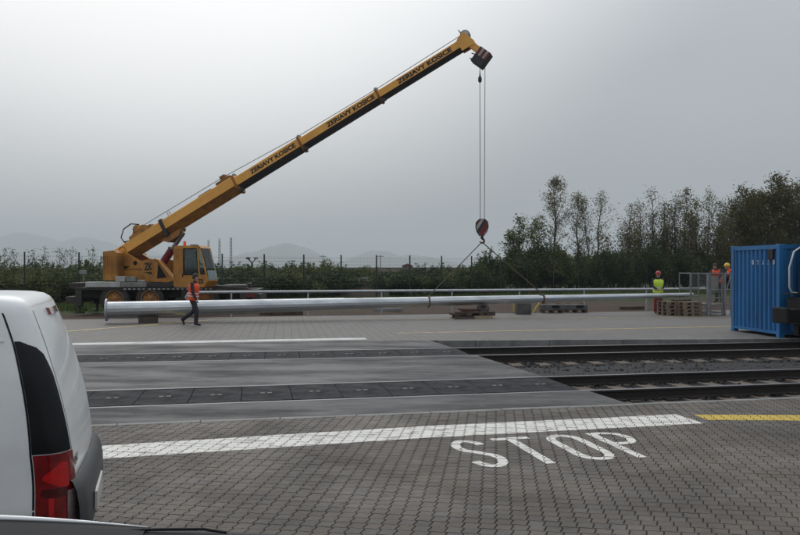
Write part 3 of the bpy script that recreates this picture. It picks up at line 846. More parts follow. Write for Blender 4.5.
# ------------------------------------------------------------------ mobile crane
Bp = AT(123, 257, 33.5); Tp = AT(467, 43.5, HB.y + .15)
bd = (Tp - Bp); blen = bd.length; bd.normalize()
hd = Vector((bd.x, bd.y, 0)).normalized()
slew = Vector((Bp.x, Bp.y, 0)) + hd * 1.2
crane = thing('mobile_crane', 'yellow telescopic mobile crane with its boom raised over the yard', 'crane', (slew.x, slew.y, -0.03))
off = -crane.location
ang = math.atan2(hd.y, hd.x)
MS = Matrix.Rotation(ang, 4, 'Z')                           # superstructure, x forward along the boom
CA = R(4)
MC = Matrix.Rotation(CA, 4, 'Z')                            # carrier
ydir = Vector((0, 0, 1)).cross(bd).normalized(); zdir = bd.cross(ydir)
MBm = Matrix.Translation(Bp + off) @ Matrix((bd, ydir, zdir)).transposed().to_4x4()
FACE = Matrix(((1, 0, 0, 0), (0, 0, -1, 0), (0, 1, 0, 0), (0, 0, 0, 1)))   # text plane -> facing -y

def boom_sec(x0, x1, h, w, ch, mats, zc=0.0, text=None, tx=0, tl=2.4, thh=.2):
    b = MB(MBm); hw = w/2
    pr = [(-hw + .03, h/2), (hw - .03, h/2), (hw, h/2 - .03), (hw, -h/2 + ch), (hw - ch*.8, -h/2), (-hw + ch*.8, -h/2), (-hw, -h/2 + ch), (-hw, h/2 - .03)]
    n = len(pr); vs = [(x0, y, z + zc) for y, z in pr] + [(x1, y, z + zc) for y, z in pr]
    for k in range(n):
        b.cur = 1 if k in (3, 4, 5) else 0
        b.add([vs[k], vs[(k+1) % n], vs[n + (k+1) % n], vs[n + k]], [(0, 1, 2, 3)])
    b.cur = 0; b.add(vs, [tuple(range(n-1, -1, -1)), tuple(range(n, 2*n))])
    o = b.build('boom_section', mats, crane)
    # seam strips along the side
    if text:
        Mt = MBm @ Matrix.Translation((tx, -hw - .004, zc + h*.5 - .03 - (h - .03 - ch)/2)) @ FACE
        text_mesh(text, tl, thh, 'lettering', M_black, o, Mt, .045)
    return o
TXT = 'ZERIAVY KOSICE'
s1 = boom_sec(-.75, 6.7, .76, .60, .33, [M_cyb, M_cyd])  # darker chamfer and underside: shading painted into the colour, along with grime
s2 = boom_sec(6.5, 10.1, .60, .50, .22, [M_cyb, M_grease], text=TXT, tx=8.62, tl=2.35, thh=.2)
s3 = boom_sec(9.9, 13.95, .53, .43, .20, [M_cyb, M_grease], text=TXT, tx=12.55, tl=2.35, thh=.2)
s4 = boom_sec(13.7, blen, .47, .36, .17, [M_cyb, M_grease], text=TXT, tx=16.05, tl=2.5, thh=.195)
for x, h, w in ((6.62, .74, .60), (10.02, .60, .50), (13.87, .53, .43)):
    b = MB(MBm)
    b.box((x - .05, -w/2 - .03, -h/2 + .18), (x + .05, w/2 + .03, h/2 + .03)); b.box((x - .1, -.03, h/2 + .03), (x + .08, .03, h/2 + .1))
    b.prism([(-w/2 - .035, -h/2 + .19), (-w/2 + .1, -h/2 - .03), (w/2 - .1, -h/2 - .03), (w/2 + .035, -h/2 + .19)], 0, x - .05, x + .05)
    b.build('boom_collar', M_cyd, crane)
    b = MB(MBm); b.box((x + .02, -w/2 - .07, -h/2 - .05), (x + .22, -w/2 + .08, -h/2 + .05)); b.build('wear_pad', M_grease, crane)
    b = MB(MBm); b.lathe([(.05, -.05), (.09, -.05), (.09, .05), (.05, .05)], (x - .01, 0, h/2 + .09), 1, 12); b.build('rope_roller', M_steel, crane)
# stiffener bands, cable drum and hose on the base section
b = MB(MBm); b.box((2.55, -.335, -.36), (2.72, .335, .44)); b.build('boom_band', M_grease, crane)
b = MB(MBm)
b.prism([(2.2, -.36), (3.35, -.36), (3.1, -.62), (2.5, -.62)], 1, -.22, .22); b.build('cylinder_bracket', M_cyd, crane)
b = MB(MBm); b.prism([(4.6, .37), (5.6, .37), (5.4, .45), (4.8, .45)], 1, -.2, .2); b.build('boom_top_plate', M_cyd, crane)
b = MB(MBm); b.box((5.75, -.22, .372), (6.5, .22, .52)); b.box((6.0, -.12, .52), (6.25, .12, .72)); b.build('rope_guide', M_cyd, crane)
b = MB(MBm); b.box((.85, -.28, .372), (2.1, .28, .52)); b.prism([(.95, .52), (1.95, .52), (1.7, .72), (1.2, .74)], 1, -.2, .2)
b.lathe([(.1, -.26), (.2, -.25), (.2, .25), (.1, .26)], (1.35, 0, .66), 1, 18); b.build('auxiliary_winch', M_rim, crane)
b = MB(MBm); b.path([(1.55, -.2, .8), (1.2, -.22, 1.02), (.75, -.22, 1.0), (.45, -.22, .72), (.5, -.22, .48), (.72, -.22, .4)], .028, 6); b.build('hydraulic_hose', M_rust, crane)
b = MB(MBm); b.path([(1.0, -.2, .55), (.62, -.2, .3), (.5, -.25, .5)], .035, 6); b.build('hose_bracket', M_grease, crane)
for x in (3.0, 3.12): 
    b = MB(MBm); b.tube((x, -.1, .37), (x, -.1, .62), .02, n=6); b.build('rope_guide_pin', M_stripe_w, crane)
b = MB(MBm); b.tube((0, -.42, 0), (0, .42, 0), .2, n=20); b.build('boom_pivot', M_cy, crane)
b = MB(MBm); b.tube((0, -.45, 0), (0, -.42, 0), .08, n=14); b.build('pivot_pin', M_grease, crane)
# boom head
b = MB(MBm)
b.prism([(blen - .3, .25), (blen - .02, .40), (blen + .12, .36), (blen + .30, -.16), (blen + .22, -.28), (blen + .1, -.24), (blen - .3, -.235)], 1, -.205, -.182)
b.prism([(blen - .3, .25), (blen - .02, .40), (blen + .12, .36), (blen + .30, -.16), (blen + .22, -.28), (blen + .1, -.24), (blen - .3, -.235)], 1, .182, .205)
head = b.build('boom_head', M_cyb, crane)
b = MB(MBm); b.lathe([(.06, -.1), (.2, -.1), (.17, -.05), (.2, 0), (.17, .05), (.2, .1), (.06, .1)], (blen + .08, 0, .3), 1, 20); b.build('head_sheave', M_steel, head)
b = MB(MBm); b.tube((blen - .02, 0, .44), (blen - .06, 0, .66), .03, .012, n=6); b.build('anemometer_stub', M_grease, head)
hc = AT(482.0, 58, HB.y) + off
MH = Matrix.Translation(hc) @ Matrix.Rotation(ang, 4, 'Z') @ Matrix.Rotation(R(38), 4, 'Y')
b = MB(MH); b.cbox((-.26, -.24, -.36), (.28, .24, .30), .03); hp = b.build('head_sheave_guard', M_grease, crane)
hl = MBm.inverted() @ hc
b = MB(MBm)
for y0, y1 in ((-.178, -.155), (.155, .178)):
    b.prism([(blen - .25, .22), (blen + .05, .34), (hl.x + .2, hl.z + .18), (hl.x + .02, hl.z - .05), (blen + .02, -.22), (blen - .25, -.2)], 1, y0, y1)
b.build('head_neck_plates', M_cyb, head)
gq = [(-.27, .02), (.28, .02), (.28, .33), (-.27, .33)]
gq = [(-.25, -.04), (.27, -.04), (.27, .29), (-.25, .29)]
b = MB(MH); b.prism(gq, 1, -.252, -.244); b.build('guard_panel', M_stripe_w, hp)
for k in range(3):
    x = -.23 + k*.2
    b = MB(MH); b.prism([(x, -.04), (x + .1, -.04), (x + .1, .29), (x, .29)], 1, -.258, -.254)
    b.build('warning_stripe', M_stripe_r, hp)
for (a, z) in ((-.42, -.1), (-.36, -.3)):
    b = MB(MH); b.tube((-.24, -.1, z + .05), (a, -.1, z), .02, n=6); b.build('guard_lever', M_grease, hp)
# ropes
ztop = hc.z
for px_r, dy in ((479.6, -.06), (485.2, .06)):
    x = (px_r - 400)/FPX*HB.y
    b = MB(); b.tube((x + off.x, HB.y + dy + off.y, EYE - (66-HZ)/FPX*HB.y + off.z), (HB.x + (x - HB.x)*.8 + off.x, HB.y + dy + off.y, zhook + .8 + off.z), .012, n=6)
    b.build('hoist_rope', M_rope, crane)
xw = (479.6 - 400)/FPX*HB.y
b = MB(); zc_ = EYE - (80-HZ)/FPX*HB.y + off.z
b.lathe([(.02, -.16), (.07, -.1), (.075, .02), (.03, .12), (.012, .3)], (xw + off.x, HB.y - .12 + off.y, zc_), 2, 12); b.build('limit_switch_weight', M_grease, crane)
b = MB(MBm); b.path([(1.35, 0, .74), (6.1, 0, .66), (10.0, 0, .43), (13.87, 0, .37), (blen - .02, 0, .40)], .014, 5); b.build('boom_rope', M_rope, crane)
# luffing cylinder
c0 = MS @ Vector((.55, 0, 1.75)); c1 = MBm @ Vector((3.3, 0, -.52))
mid_ = c0.lerp(c1, .58)
b = MB(); b.tube(c0, mid_, .17, n=16); b.tube(mid_ - (c1-c0)*.02, mid_, .2, n=16); b.build('luffing_cylinder', M_red, crane)
b = MB(); b.tube(mid_, c1, .095, n=14); b.build('piston_rod', M_steel, crane)
# turntable superstructure
b = MB(MS); b.lathe([(.4, .0), (.8, .0), (.8, .22), (.4, .22)], (0, 0, 1.12), 2, 28); b.build('slewing_ring', M_grease, crane)
side = [(-1.4, 1.4), (1.55, 1.34), (1.95, 1.42), (1.15, 2.3), (.75, 2.36), (.1, 2.26), (-.65, 2.66), (-1.3, 2.66), (-1.4, 2.2)]
for y0, y1 in ((-.62, -.46), (.46, .62)):
    b = MB(MS); b.prism(side, 1, y0, y1); sp_o = b.build('turret_side_plate', M_cyt, crane)
    if y0 < 0:
        Mt = MS @ Matrix.Translation((.58, -.625, 2.02)) @ FACE
        text_mesh('ZK', .42, .34, 'lettering', M_black, sp_o, Mt, .05)
        Mt = MS @ Matrix.Translation((-.28, -.625, 1.9)) @ FACE
        text_mesh(TXT, 1.1, .075, 'lettering', M_black, sp_o, Mt, .02)
        b = MB(MS); b.prism([(1.02, 1.5), (1.5, 1.55), (1.08, 2.15)], 1, -.632, -.622); b.build('triangular_opening', M_dark, sp_o)
        b = MB(MS); b.tube((-.1, -.628, 2.18), (-.1, -.62, 2.18), .1, n=16); b.build('round_port', M_dark, sp_o)
        b = MB(MS); b.prism([(-1.0, 1.9), (-.9, 1.83), (-.35, 2.03), (-.75, 2.05)], 1, -.632, -.622); b.build('slot_opening', M_dark, sp_o)
        b = MB(MS); b.prism([(.3, 1.78), (.75, 1.68), (.75, 1.78)], 1, -.632, -.622); b.build('slot_opening', M_dark, sp_o)
        b = MB(MS); b.path([(.9, -.66, 2.36), (1.12, -.66, 2.3), (1.9, -.66, 1.42)], .035, 6); b.build('edge_rim', M_cy, sp_o)
b = MB(MS); b.box((-1.4, -.455, 1.36), (1.5, .455, 1.6)); b.build('turret_floor', M_cyd, crane)
b = MB(MS); b.lathe([(.16, -.4), (.34, -.38), (.34, -.34), (.24, -.34), (.24, .34), (.34, .34), (.34, .38), (.16, .4)], (-.55, 0, 2.05), 1, 20); b.build('winch_drum', M_red, crane)
b = MB(MS); b.prism([(-1.45, 1.42), (-.72, 1.42), (-.72, 2.62), (-.9, 2.74), (-1.45, 2.68)], 1, -1.05, 1.05); cw = b.build('counterweight', M_cyt, crane)
b = MB(MS); b.prism([(-.74, 1.5), (-.66, 1.5), (-.66, 2.5), (-.74, 2.5)], 1, -1.1, 1.1); b.build('counterweight_face', M_cyd, cw)
for k in range(7):
    b = MB(MS); x = -1.42 + k*.1; b.box((x, -1.06, 1.7), (x + .05, -1.052, 2.5)); b.build('louvre', M_cyd, cw)
b = MB(MS); b.path([(-1.2, -.3, 2.7), (-1.1, -.3, 2.9), (-.9, -.3, 2.9), (-.82, -.3, 2.7)], .025, 6); b.build('lifting_eye', M_cyd, cw)
# operator cab
cabz = 1.16; cy0, cy1 = -1.5, -.68
MS0 = MS; MS = MS @ Matrix.Translation((2.42 - 1.62*.86, 0, 0)) @ Matrix.Diagonal((.86, 1, 1, 1))
prof = [(1.62, cabz + .06), (1.8, cabz), (3.3, cabz), (3.52, cabz + .25), (3.42, cabz + .75), (3.08, cabz + 1.66), (2.95, cabz + 1.74), (1.72, cabz + 1.74), (1.62, cabz + 1.64)]
Z = cabz
def cpr(name, poly, y0, y1, m, parent): b = MB(MS); b.prism([(x, Z + z) for x, z in poly], 1, y0, y1); return b.build(name, m, parent)
cab = cpr('cab', [(1.62, .06), (1.8, 0), (3.3, 0), (3.52, .25), (3.46, .52), (1.62, .52)], cy0, cy1, M_cyt, crane)
cpr('back_panel', [(1.62, .522), (2.18, .522), (2.18, 1.62), (1.62, 1.62)], cy0, cy1, M_cyt, cab)
cpr('roof', [(1.62, 1.622), (3.12, 1.622), (3.08, 1.66), (2.95, 1.74), (1.72, 1.74)], cy0, cy1, M_cy, cab)
for y0, y1 in ((cy0, cy0 + .05), (cy1 - .05, cy1)):
    cpr('pillar', [(3.0, .522), (3.08, .522), (2.98, 1.62), (2.9, 1.62)], y0, y1, M_cy, cab)
    cpr('pillar', [(3.40, .522), (3.46, .522), (3.11, 1.62), (3.05, 1.62)], y0, y1, M_cy, cab)
cpr('seat', [(2.2, .53), (2.7, .53), (2.7, .62), (2.36, .64), (2.26, 1.25), (2.2, 1.25)], cy0 + .2, cy1 - .2, M_dark, cab)
win = [(2.19, Z + .53), (2.99, Z + .53), (2.89, Z + 1.61), (2.19, Z + 1.61)]
for y0, y1, yf in ((cy0 + .012, cy0 + .02, cy0 - .004), (cy1 - .02, cy1 - .012, cy1 + .004)):
    b = MB(MS); b.prism(win, 1, y0, y1); w_o = b.build('side_window', M_cabglass, cab)
    fr = MB(MS)
    for i in range(len(win)):
        p0, p1 = win[i], win[(i+1) % len(win)]; fr.tube((p0[0], yf, p0[1]), (p1[0], yf, p1[1]), .024, n=6)
    fr.build('window_frame', M_dark, w_o)
    b = MB(MS); b.prism([(3.085, Z + .53), (3.4, Z + .53), (3.05, Z + 1.61), (2.985, Z + 1.61)], 1, y0, y1); b.build('corner_window', M_cabglass, cab)
# windscreen panels on the sloped front
def fpanel(pa, pb, y0, y1, name, m, parent, outw=.012):
    d = Vector((pb[0]-pa[0], pb[1]-pa[1])).normalized(); nn = Vector((d.y, -d.x)) * outw
    b = MB(MS); q = [(pa[0], pa[1]), (pb[0], pb[1]), (pb[0] + nn.x, pb[1] + nn.y), (pa[0] + nn.x, pa[1] + nn.y)]
    b.prism(q, 1, y0, y1); return b.build(name, m, parent)
fpanel((3.41, cabz + .78), (3.1, cabz + 1.62), cy0 + .06, cy1 - .06, 'windscreen', M_cabglass, cab)
fpanel((3.52, cabz + .3), (3.44, cabz + .7), cy0 + .06, cy1 - .06, 'lower_windscreen', M_glass, cab)
b = MB(MS); b.lathe([(.09, 0), (.09, .02), (.065, .03), (.065, .17), (.03, .2)], (1.95, -1.1, cabz + 1.745), 2, 14); b.build('beacon', M_vest_o, cab)
b = MB(MS); b.path([(2.6, -1.55, cabz + 1.76), (3.0, -1.55, cabz + 1.76), (3.2, -1.55, cabz + 1.6), (3.5, -1.55, cabz + .8)], .018, 5); b.build('grab_rail', M_dark, cab)
b = MB(MS); b.box((2.12, cy0 - .02, cabz + .42), (2.16, cy0 - .004, cabz + .56)); b.build('door_handle', M_dark, cab)
Mt = MS @ Matrix.Translation((3.16, cy0 - .006, cabz + .25)) @ FACE
text_mesh('ZK', .34, .2, 'lettering', M_black, cab, Mt, .04)
MS = MS0
# carrier
def cb(name, lo, hi, m, bev=.02):
    b = MB(MC); b.cbox(lo, hi, bev); return b.build(name, m, crane)
cb('chassis_frame', (-2.6, -.5, .62), (5.0, .5, 1.02), M_chassis)
cb('deck', (-2.65, -1.24, 1.0), (2.9, 1.24, 1.12), M_chassis)
cb('front_deck', (2.9, -1.24, .9), (5.1, 1.24, 1.02), M_chassis)
cb('front_bumper', (5.0, -1.22, .5), (5.25, 1.22, .82), M_chassis)
cb('tail_lamp_bar', (4.4, -1.26, .66), (5.02, -1.2, .84), M_stripe_r, .01)
cb('front_hood', (3.5, -.9, 1.025), (4.6, .9, 1.2), M_chassis)
cb('boom_rest', (4.5, -.3, 1.02), (4.7, .3, 1.28), M_grease)
b = MB(MC); b.prism([(2.2, 1.125), (3.1, 1.03), (4.9, 1.03), (4.6, 1.1), (3.0, 1.22), (2.4, 1.24)], 1, -1.2, -.95); b.build('front_fairing', M_chassis, crane)
cb('tool_box', (-2.2, -1.3, 1.125), (-.72, -.85, 1.36), M_lgrey)
cb('deck_box', (-.7, -1.3, 1.125), (.38, -.85, 1.34), M_grey)
cb('deck_box', (.4, -1.28, 1.125), (1.5, -.85, 1.33), M_chassis)
cb('battery_box', (-.95, -1.26, 1.365), (-.55, -.9, 1.6), M_lgrey)
cb('jerry_can', (-.5, -1.24, 1.365), (-.1, -.95, 1.58), M_grey)
cb('rag_bundle', (-.05, -1.22, 1.345), (.3, -.98, 1.44), M_stripe_w, .04)
cb('rear_box', (-2.95, -1.1, 1.05), (-2.5, 1.1, 1.32), M_chassis)
cb('rear_beam', (-3.05, -1.2, .45), (-2.6, 1.2, .72), M_chassis)
b = MB(MC)
for k in range(14):
    x = .45 + k * .2; b.box((x, -1.262, 1.02), (x + .1, -1.245, 1.07))
for k in range(5):
    x = -.6 + k * .2; b.box((x, -1.262, 1.02), (x + .1, -1.245, 1.07))
b.build('marker_tape', M_lgrey, crane)
for x in (-2.5, 2.0, 4.5):
    for s in (-1, 1):
        b = MB(MC); b.cbox((x - .14, s*1.15 - .12, .3), (x + .14, s*1.15 + .12, 1.0), .02); b.tube((x, s*1.15, .05), (x, s*1.15, .3), .06, n=10); b.tube((x, s*1.15, 0.0), (x, s*1.15, .05), .22, n=16)
        b.build('outrigger', M_chassis, crane)
b = MB(MC); b.tube((-2.3, -1.15, 1.42), (-2.34, -1.15, 1.75), .03, n=6); b.cbox((-2.5, -1.2, 1.68), (-2.2, -1.1, 1.86), .02); b.build('work_lamp', M_grey, crane)
wsrc = None
for x in (-1.0, .5, 2.85):
    for s in (-1, 1):
        if wsrc is None:
            b = MB(); b.lathe([(.3, -.17), (.40, -.185), (.56, -.17), (.61, -.12), (.61, .12), (.56, .17), (.40, .185), (.3, .17)], (0, 0, 0), 1, 30, False)
            wo_ = b.build('wheel', M_tyre, crane)
            b = MB(); b.lathe([(.02, -.16), (.09, -.17), (.1, -.12), (.22, -.09), (.27, -.12), (.34, -.15), (.36, -.188), (.385, -.186), (.385, -.1), (.05, .1)], (0, 0, 0), 1, 26); b.build('rim', M_rim, wo_)
            b = MB()
            for k in range(8):
                a = R(45*k); b.tube((.2*math.cos(a), -.13, .2*math.sin(a)), (.2*math.cos(a), -.08, .2*math.sin(a)), .022, n=6)
            b.build('wheel_nuts', M_grease, wo_)
            wsrc = wo_
        else:
            wo_ = copy_tree(wsrc, crane)
        p = MC @ Vector((x, s*1.04, .61)); wo_.location = p; wo_.rotation_euler = (0, 0, CA + (math.pi if s > 0 else 0))
b = MB(MC)
for x in (-1.0, .5, 2.85):
    for s in (-1, 1):
        pts = [(x + .72*math.cos(R(a)), s*1.04, .61 + .5*math.sin(R(a))) for a in range(35, 146, 10)]
        for q in range(len(pts) - 1): b.box((min(pts[q][0], pts[q+1][0]), s*1.04 - .2, min(.985, pts[q][2])), (max(pts[q][0], pts[q+1][0]), s*1.04 + .2, min(.99, pts[q][2]) + .008))
b.build('mudguards', M_chassis, crane)

# ------------------------------------------------------------------ people
def person(name, label, loc, rz, J, cols, vest=None, helmet=None, hair=True, group=None, H=1.76, glove=False, tapes=True):
    """J: joint dict in metres, x forward, y left, z up; one continuous body surface by voxel remesh"""
    t = thing(name, label, 'person', loc, rz, group)
    bm = bmesh.new(); bones = []
    def cap(a, b_, ra, rb_, part):
        a, b_ = Vector(a), Vector(b_); bones.append((a, b_, part, (ra+rb_)/2))
        L = (b_ - a).length; n = max(2, int(L / .035) + 1)
        for k in range(n + 1):
            q = k / n; p = a.lerp(b_, q); r = ra + (rb_ - ra) * q
            bmesh.ops.create_icosphere(bm, subdivisions=2, radius=r, matrix=Matrix.Translation(p))
    def ell(c, rx, ry, rz_, part, rot=None):
        c = Vector(c); bones.append((c, c + Vector((0, 0, .001)), part, (rx+ry+rz_)/3))
        M = Matrix.Translation(c) @ (rot or Matrix()) @ Matrix.Diagonal((rx, ry, rz_, 1))
        bmesh.ops.create_icosphere(bm, subdivisions=3, radius=1.0, matrix=M)
    pel, chest, neck, headc = [Vector(J[k]) for k in ('pelvis', 'chest', 'neck', 'head')]
    tr = (chest - pel).normalized()
    rot = Vector((0, 0, 1)).rotation_difference(tr).to_matrix().to_4x4()
    ell(pel, .12, .165, .13, 'legs', rot); ell(pel.lerp(chest, .45), .115, .15, .2, 'torso', rot); ell(chest, .125, .185, .19, 'torso', rot)
    cap(chest + tr*.1, neck, .08, .058, 'torso'); cap(neck, headc - Vector((0, 0, .06)), .055, .055, 'skin')
    ell(headc, .098, .078, .118, 'skin'); ell(headc + Vector((.035, 0, -.055)), .06, .058, .06, 'skin')
    ell(headc + Vector((.1, 0, -.015)), .018, .014, .024, 'skin')
    for s in (-1, 1): ell(headc + Vector((-.005, s*.079, -.01)), .016, .01, .03, 'skin')
    for sd, s in (('l', 1), ('r', -1)):
        sh, el, wr = Vector(J['sh'+sd]), Vector(J['el'+sd]), Vector(J['wr'+sd])
        cap(chest + tr*.1 + Vector((0, s*.1, 0)), sh, .075, .068, 'torso')
        cap(sh, el, .07, .058, 'arm'); cap(el, wr, .056, .042, 'arm')
        hd_ = (wr - el).normalized(); sd_ = hd_.cross(Vector((0, 1, 0)));
        sd_ = sd_.normalized() if sd_.length > .1 else Vector((0, 0, 1))
        palm = wr + hd_ * .06
        cap(wr, palm, .032, .034, 'hand')
        for k in range(4):
            o_ = sd_ * (.03 - .02*k); L = (.07, .08, .075, .06)[k]
            k1 = palm + o_ + hd_ * (.02 + L*.5); cap(palm + o_, k1, .0125, .0115, 'hand'); cap(k1, k1 + (hd_*.8 - Vector((0, s*.6, 0))).normalized() * L*.5, .0115, .010, 'hand')
        th_ = wr + hd_*.025 + sd_ * .03; cap(th_, th_ + (hd_*.7 + sd_*.7).normalized()*.05, .013, .011, 'hand')
        hp_, kn, an, toe = Vector(J['hip'+sd]), Vector(J['kn'+sd]), Vector(J['an'+sd]), Vector(J['toe'+sd])
        cap(hp_, kn, .104, .082, 'legs'); cap(kn, an, .08, .07, 'legs')
        heel = an + (an - toe).normalized()*.03 + Vector((0, 0, -.02)); fd = (toe - an)
        cap(an, an + Vector((0, 0, -.02)), .05, .05, 'boot'); cap(heel, toe, .045, .036, 'boot')
    me = bpy.data.meshes.new('body'); bm.to_mesh(me); bm.free()
    o = bpy.data.objects.new('body', me); C.objects.link(o)
    md = o.modifiers.new('r', 'REMESH'); md.mode = 'VOXEL'; md.voxel_size = .0125; md.use_smooth_shade = True
    ms = o.modifiers.new('s', 'SMOOTH'); ms.factor = .5; ms.iterations = 3
    dg = bpy.context.evaluated_depsgraph_get(); dg.update()
    me2 = bpy.data.meshes.new_from_object(o.evaluated_get(dg)); o.modifiers.clear(); o.data = me2; bpy.data.meshes.remove(me); me2.name = 'body'
    o.parent = t
    parts = ['skin', 'torso', 'arm', 'hand', 'legs', 'boot']
    for pn in parts: me2.materials.append(cols.get(pn, M_navy))
    for p in me2.polygons: p.use_smooth = True
    nf = len(me2.polygons); cen = np.zeros(nf*3, dtype=np.float64); me2.polygons.foreach_get('center', cen); cen = cen.reshape(-1, 3)
    best = np.full(nf, 1e9); idx = np.zeros(nf, dtype=np.int32)
    for a, b_, part, r in bones:
        a_, d_ = np.array(a), np.array(b_ - a); q = np.clip(((cen - a_) @ d_) / max(1e-9, d_ @ d_), 0, 1)
        ds = np.linalg.norm(cen - (a_ + q[:, None]*d_), axis=1) - r
        w = ds < best; best[w] = ds[w]; idx[w] = parts.index(part)
    me2.polygons.foreach_set('material_index', idx)
    # eyes and mouth
    for s in (-1, 1):
        b = MB(Matrix.Translation(headc)); b.lathe([(.002, -.008), (.011, 0), (.002, .008)], (.092, s*.03, .012), 0, 8); b.build('eye', M_eye, t)
    b = MB(Matrix.Translation(headc)); b.cbox((.088, -.022, -.066), (.097, .022, -.058), .002); b.build('mouth', M_redcl, t)
    if vest:
        # shell lofted around the torso, hem to shoulders
        b = MB(); n = 22; rings = []
        base = pel - tr*.07; topp = chest + tr*.165; rm = rot.to_3x3()
        for k, (q, rx, ry) in enumerate(((0, .178, .218), (.2, .175, .212), (.42, .17, .21), (.62, .176, .224), (.8, .172, .235), (.92, .14, .215), (1.0, .09, .12))):
            c = base.lerp(topp, q)
            for j in range(n):
                a = 2*math.pi*j/n; rings.append(c + rm @ Vector((rx*math.cos(a), ry*math.sin(a), 0.012*math.sin(3*a + k))))
        for k in range(6):
            b.cur = 1 if (tapes and k in (1,)) else 0
            for j in range(n):
                if k == 0 and j == 0: b.add(rings, [])
                b.f.append([k*n+j, k*n+(j+1) % n, (k+1)*n+(j+1) % n, (k+1)*n+j]); b.mi.append(0); b.smooth.append(True)
        vo = b.build('vest', vest, t)
        if tapes:
            for q0, rx, ry in ((.2, .180, .217), (.36, .178, .216)):
                b = MB(); c0_, c1_ = base.lerp(topp, q0), base.lerp(topp, q0 + .075); rg = []
                for c in (c0_, c1_):
                    for j in range(n): a = 2*math.pi*j/n; rg.append(c + rm @ Vector((rx*math.cos(a), ry*math.sin(a), 0)))
                b.add(rg, [(j, (j+1) % n, n+(j+1) % n, n+j) for j in range(n)], True); b.build('reflective_band', M_refl, vo)
    if helmet:
        b = MB(Matrix.Translation(headc + Vector((0, 0, .02)))); prof = [(.118, 0.0)] + [(.118*math.cos(R(a)), .02 + .12*math.sin(R(a))) for a in range(0, 90, 12)] + [(.008, .142)]
        b.lathe(prof, (0, 0, .01), 2, 20); b.prism([(.09, -.08), (.16, -.05), (.175, 0), (.16, .05), (.09, .08)], 2, .01, .022)
        b.build('helmet', helmet, t)
    elif hair:
        b = MB(Matrix.Translation(headc)); n = 18; prof = []
        rg = []
        for k, a in enumerate(range(-15, 91, 15)):
            for j in range(n):
                th = 2*math.pi*j/n; fz = -.055 if math.cos(th) < .35 else .045
                rr = 1.0; z = .018 + (.118*math.sin(R(a))) ; x = .108*math.cos(R(a))*math.cos(th); y = .09*math.cos(R(a))*math.sin(th)
                if k == 0: z = fz
                rg.append((x - .006, y, z))
        m_ = 8
        fs = [(k*n+j, k*n+(j+1) % n, (k+1)*n+(j+1) % n, (k+1)*n+j) for k in range(m_-1) for j in range(n)]
        b.add(rg, fs, True); b.build('hair', M_hair, t)
    return t
walk = dict(pelvis=(0, 0, .93), chest=(.035, 0, 1.27), neck=(.06, 0, 1.47), head=(.09, 0, 1.62),
    shl=(.03, .19, 1.40), ell=(-.12, .23, 1.14), wrl=(-.02, .22, .93), shr=(.05, -.19, 1.40), elr=(.10, -.24, 1.12), wrr=(.20, -.22, .90),
    hipl=(0, .085, .90), knl=(.02, .09, .50), anl=(-.40, .09, .20), toel=(-.36, .09, .04),
    hipr=(0, -.085, .90), knr=(.17, -.09, .49), anr=(.14, -.09, .085), toer=(.29, -.10, .036))
gp = G(193, 326.0)
person('person', 'man in orange vest and dark trousers striding along beside the mast', (gp.x, gp.y, 0.0), R(-8), walk,
    dict(skin=M_skin, torso=M_navy, arm=M_navy, hand=M_glove, legs=M_navy, boot=M_boot), vest=M_vest_o)
stand = dict(pelvis=(0, 0, .95), chest=(.02, 0, 1.29), neck=(.03, 0, 1.49), head=(.055, 0, 1.64),
    shl=(.02, .19, 1.42), ell=(.05, .25, 1.16), wrl=(.24, .13, 1.06), shr=(.02, -.19, 1.42), elr=(.05, -.25, 1.16), wrr=(.25, -.12, 1.04),
    hipl=(0, .09, .92), knl=(.02, .10, .50), anl=(-.01, .11, .085), toel=(.14, .13, .036),
    hipr=(0, -.09, .92), knr=(.02, -.10, .50), anr=(-.01, -.11, .085), toer=(.14, -.13, .036))
gp = AT(658, 268, 31.4)
person('person', 'worker in yellow vest, red trousers and red helmet behind the thin end of the mast', (gp.x, gp.y, 0), R(-95), stand,
    dict(skin=M_skin, torso=M_navy, arm=M_navy, hand=M_skin, legs=M_redcl, boot=M_boot), vest=M_vest_y, helmet=M_hred)
lean = dict(stand); lean.update(chest=(.14, 0, 1.25), neck=(.25, 0, 1.42), head=(.33, 0, 1.53), shl=(.17, .19, 1.36), ell=(.34, .26, 1.16), wrl=(.5, .2, 1.02), shr=(.17, -.19, 1.36), elr=(.34, -.26, 1.16), wrr=(.5, -.2, 1.02))
SZ = 0.47
w1 = AT(719, 268, 31.0); w2 = AT(735, 268, 31.3)
person('person', 'worker in orange vest and dark cap bending over on the scaffold', (w1.x, w1.y, SZ), R(-140), lean,
    dict(skin=M_skin, torso=M_navy, arm=M_navy, hand=M_skin, legs=M_navy, boot=M_boot), vest=M_vest_o)
lean2 = dict(lean); lean2.update(wrl=(.55, .35, 1.1), wrr=(.6, .0, 1.1), elr=(.4, -.2, 1.2))
person('person', 'worker in yellow helmet and dark jacket on the scaffold by the container', (w2.x, w2.y, SZ - .02), R(178), lean2,
    dict(skin=M_skin, torso=M_vest_o, arm=M_navy, hand=M_skin, legs=M_navy, boot=M_boot), vest=M_vest_o, helmet=M_hyel, tapes=False)

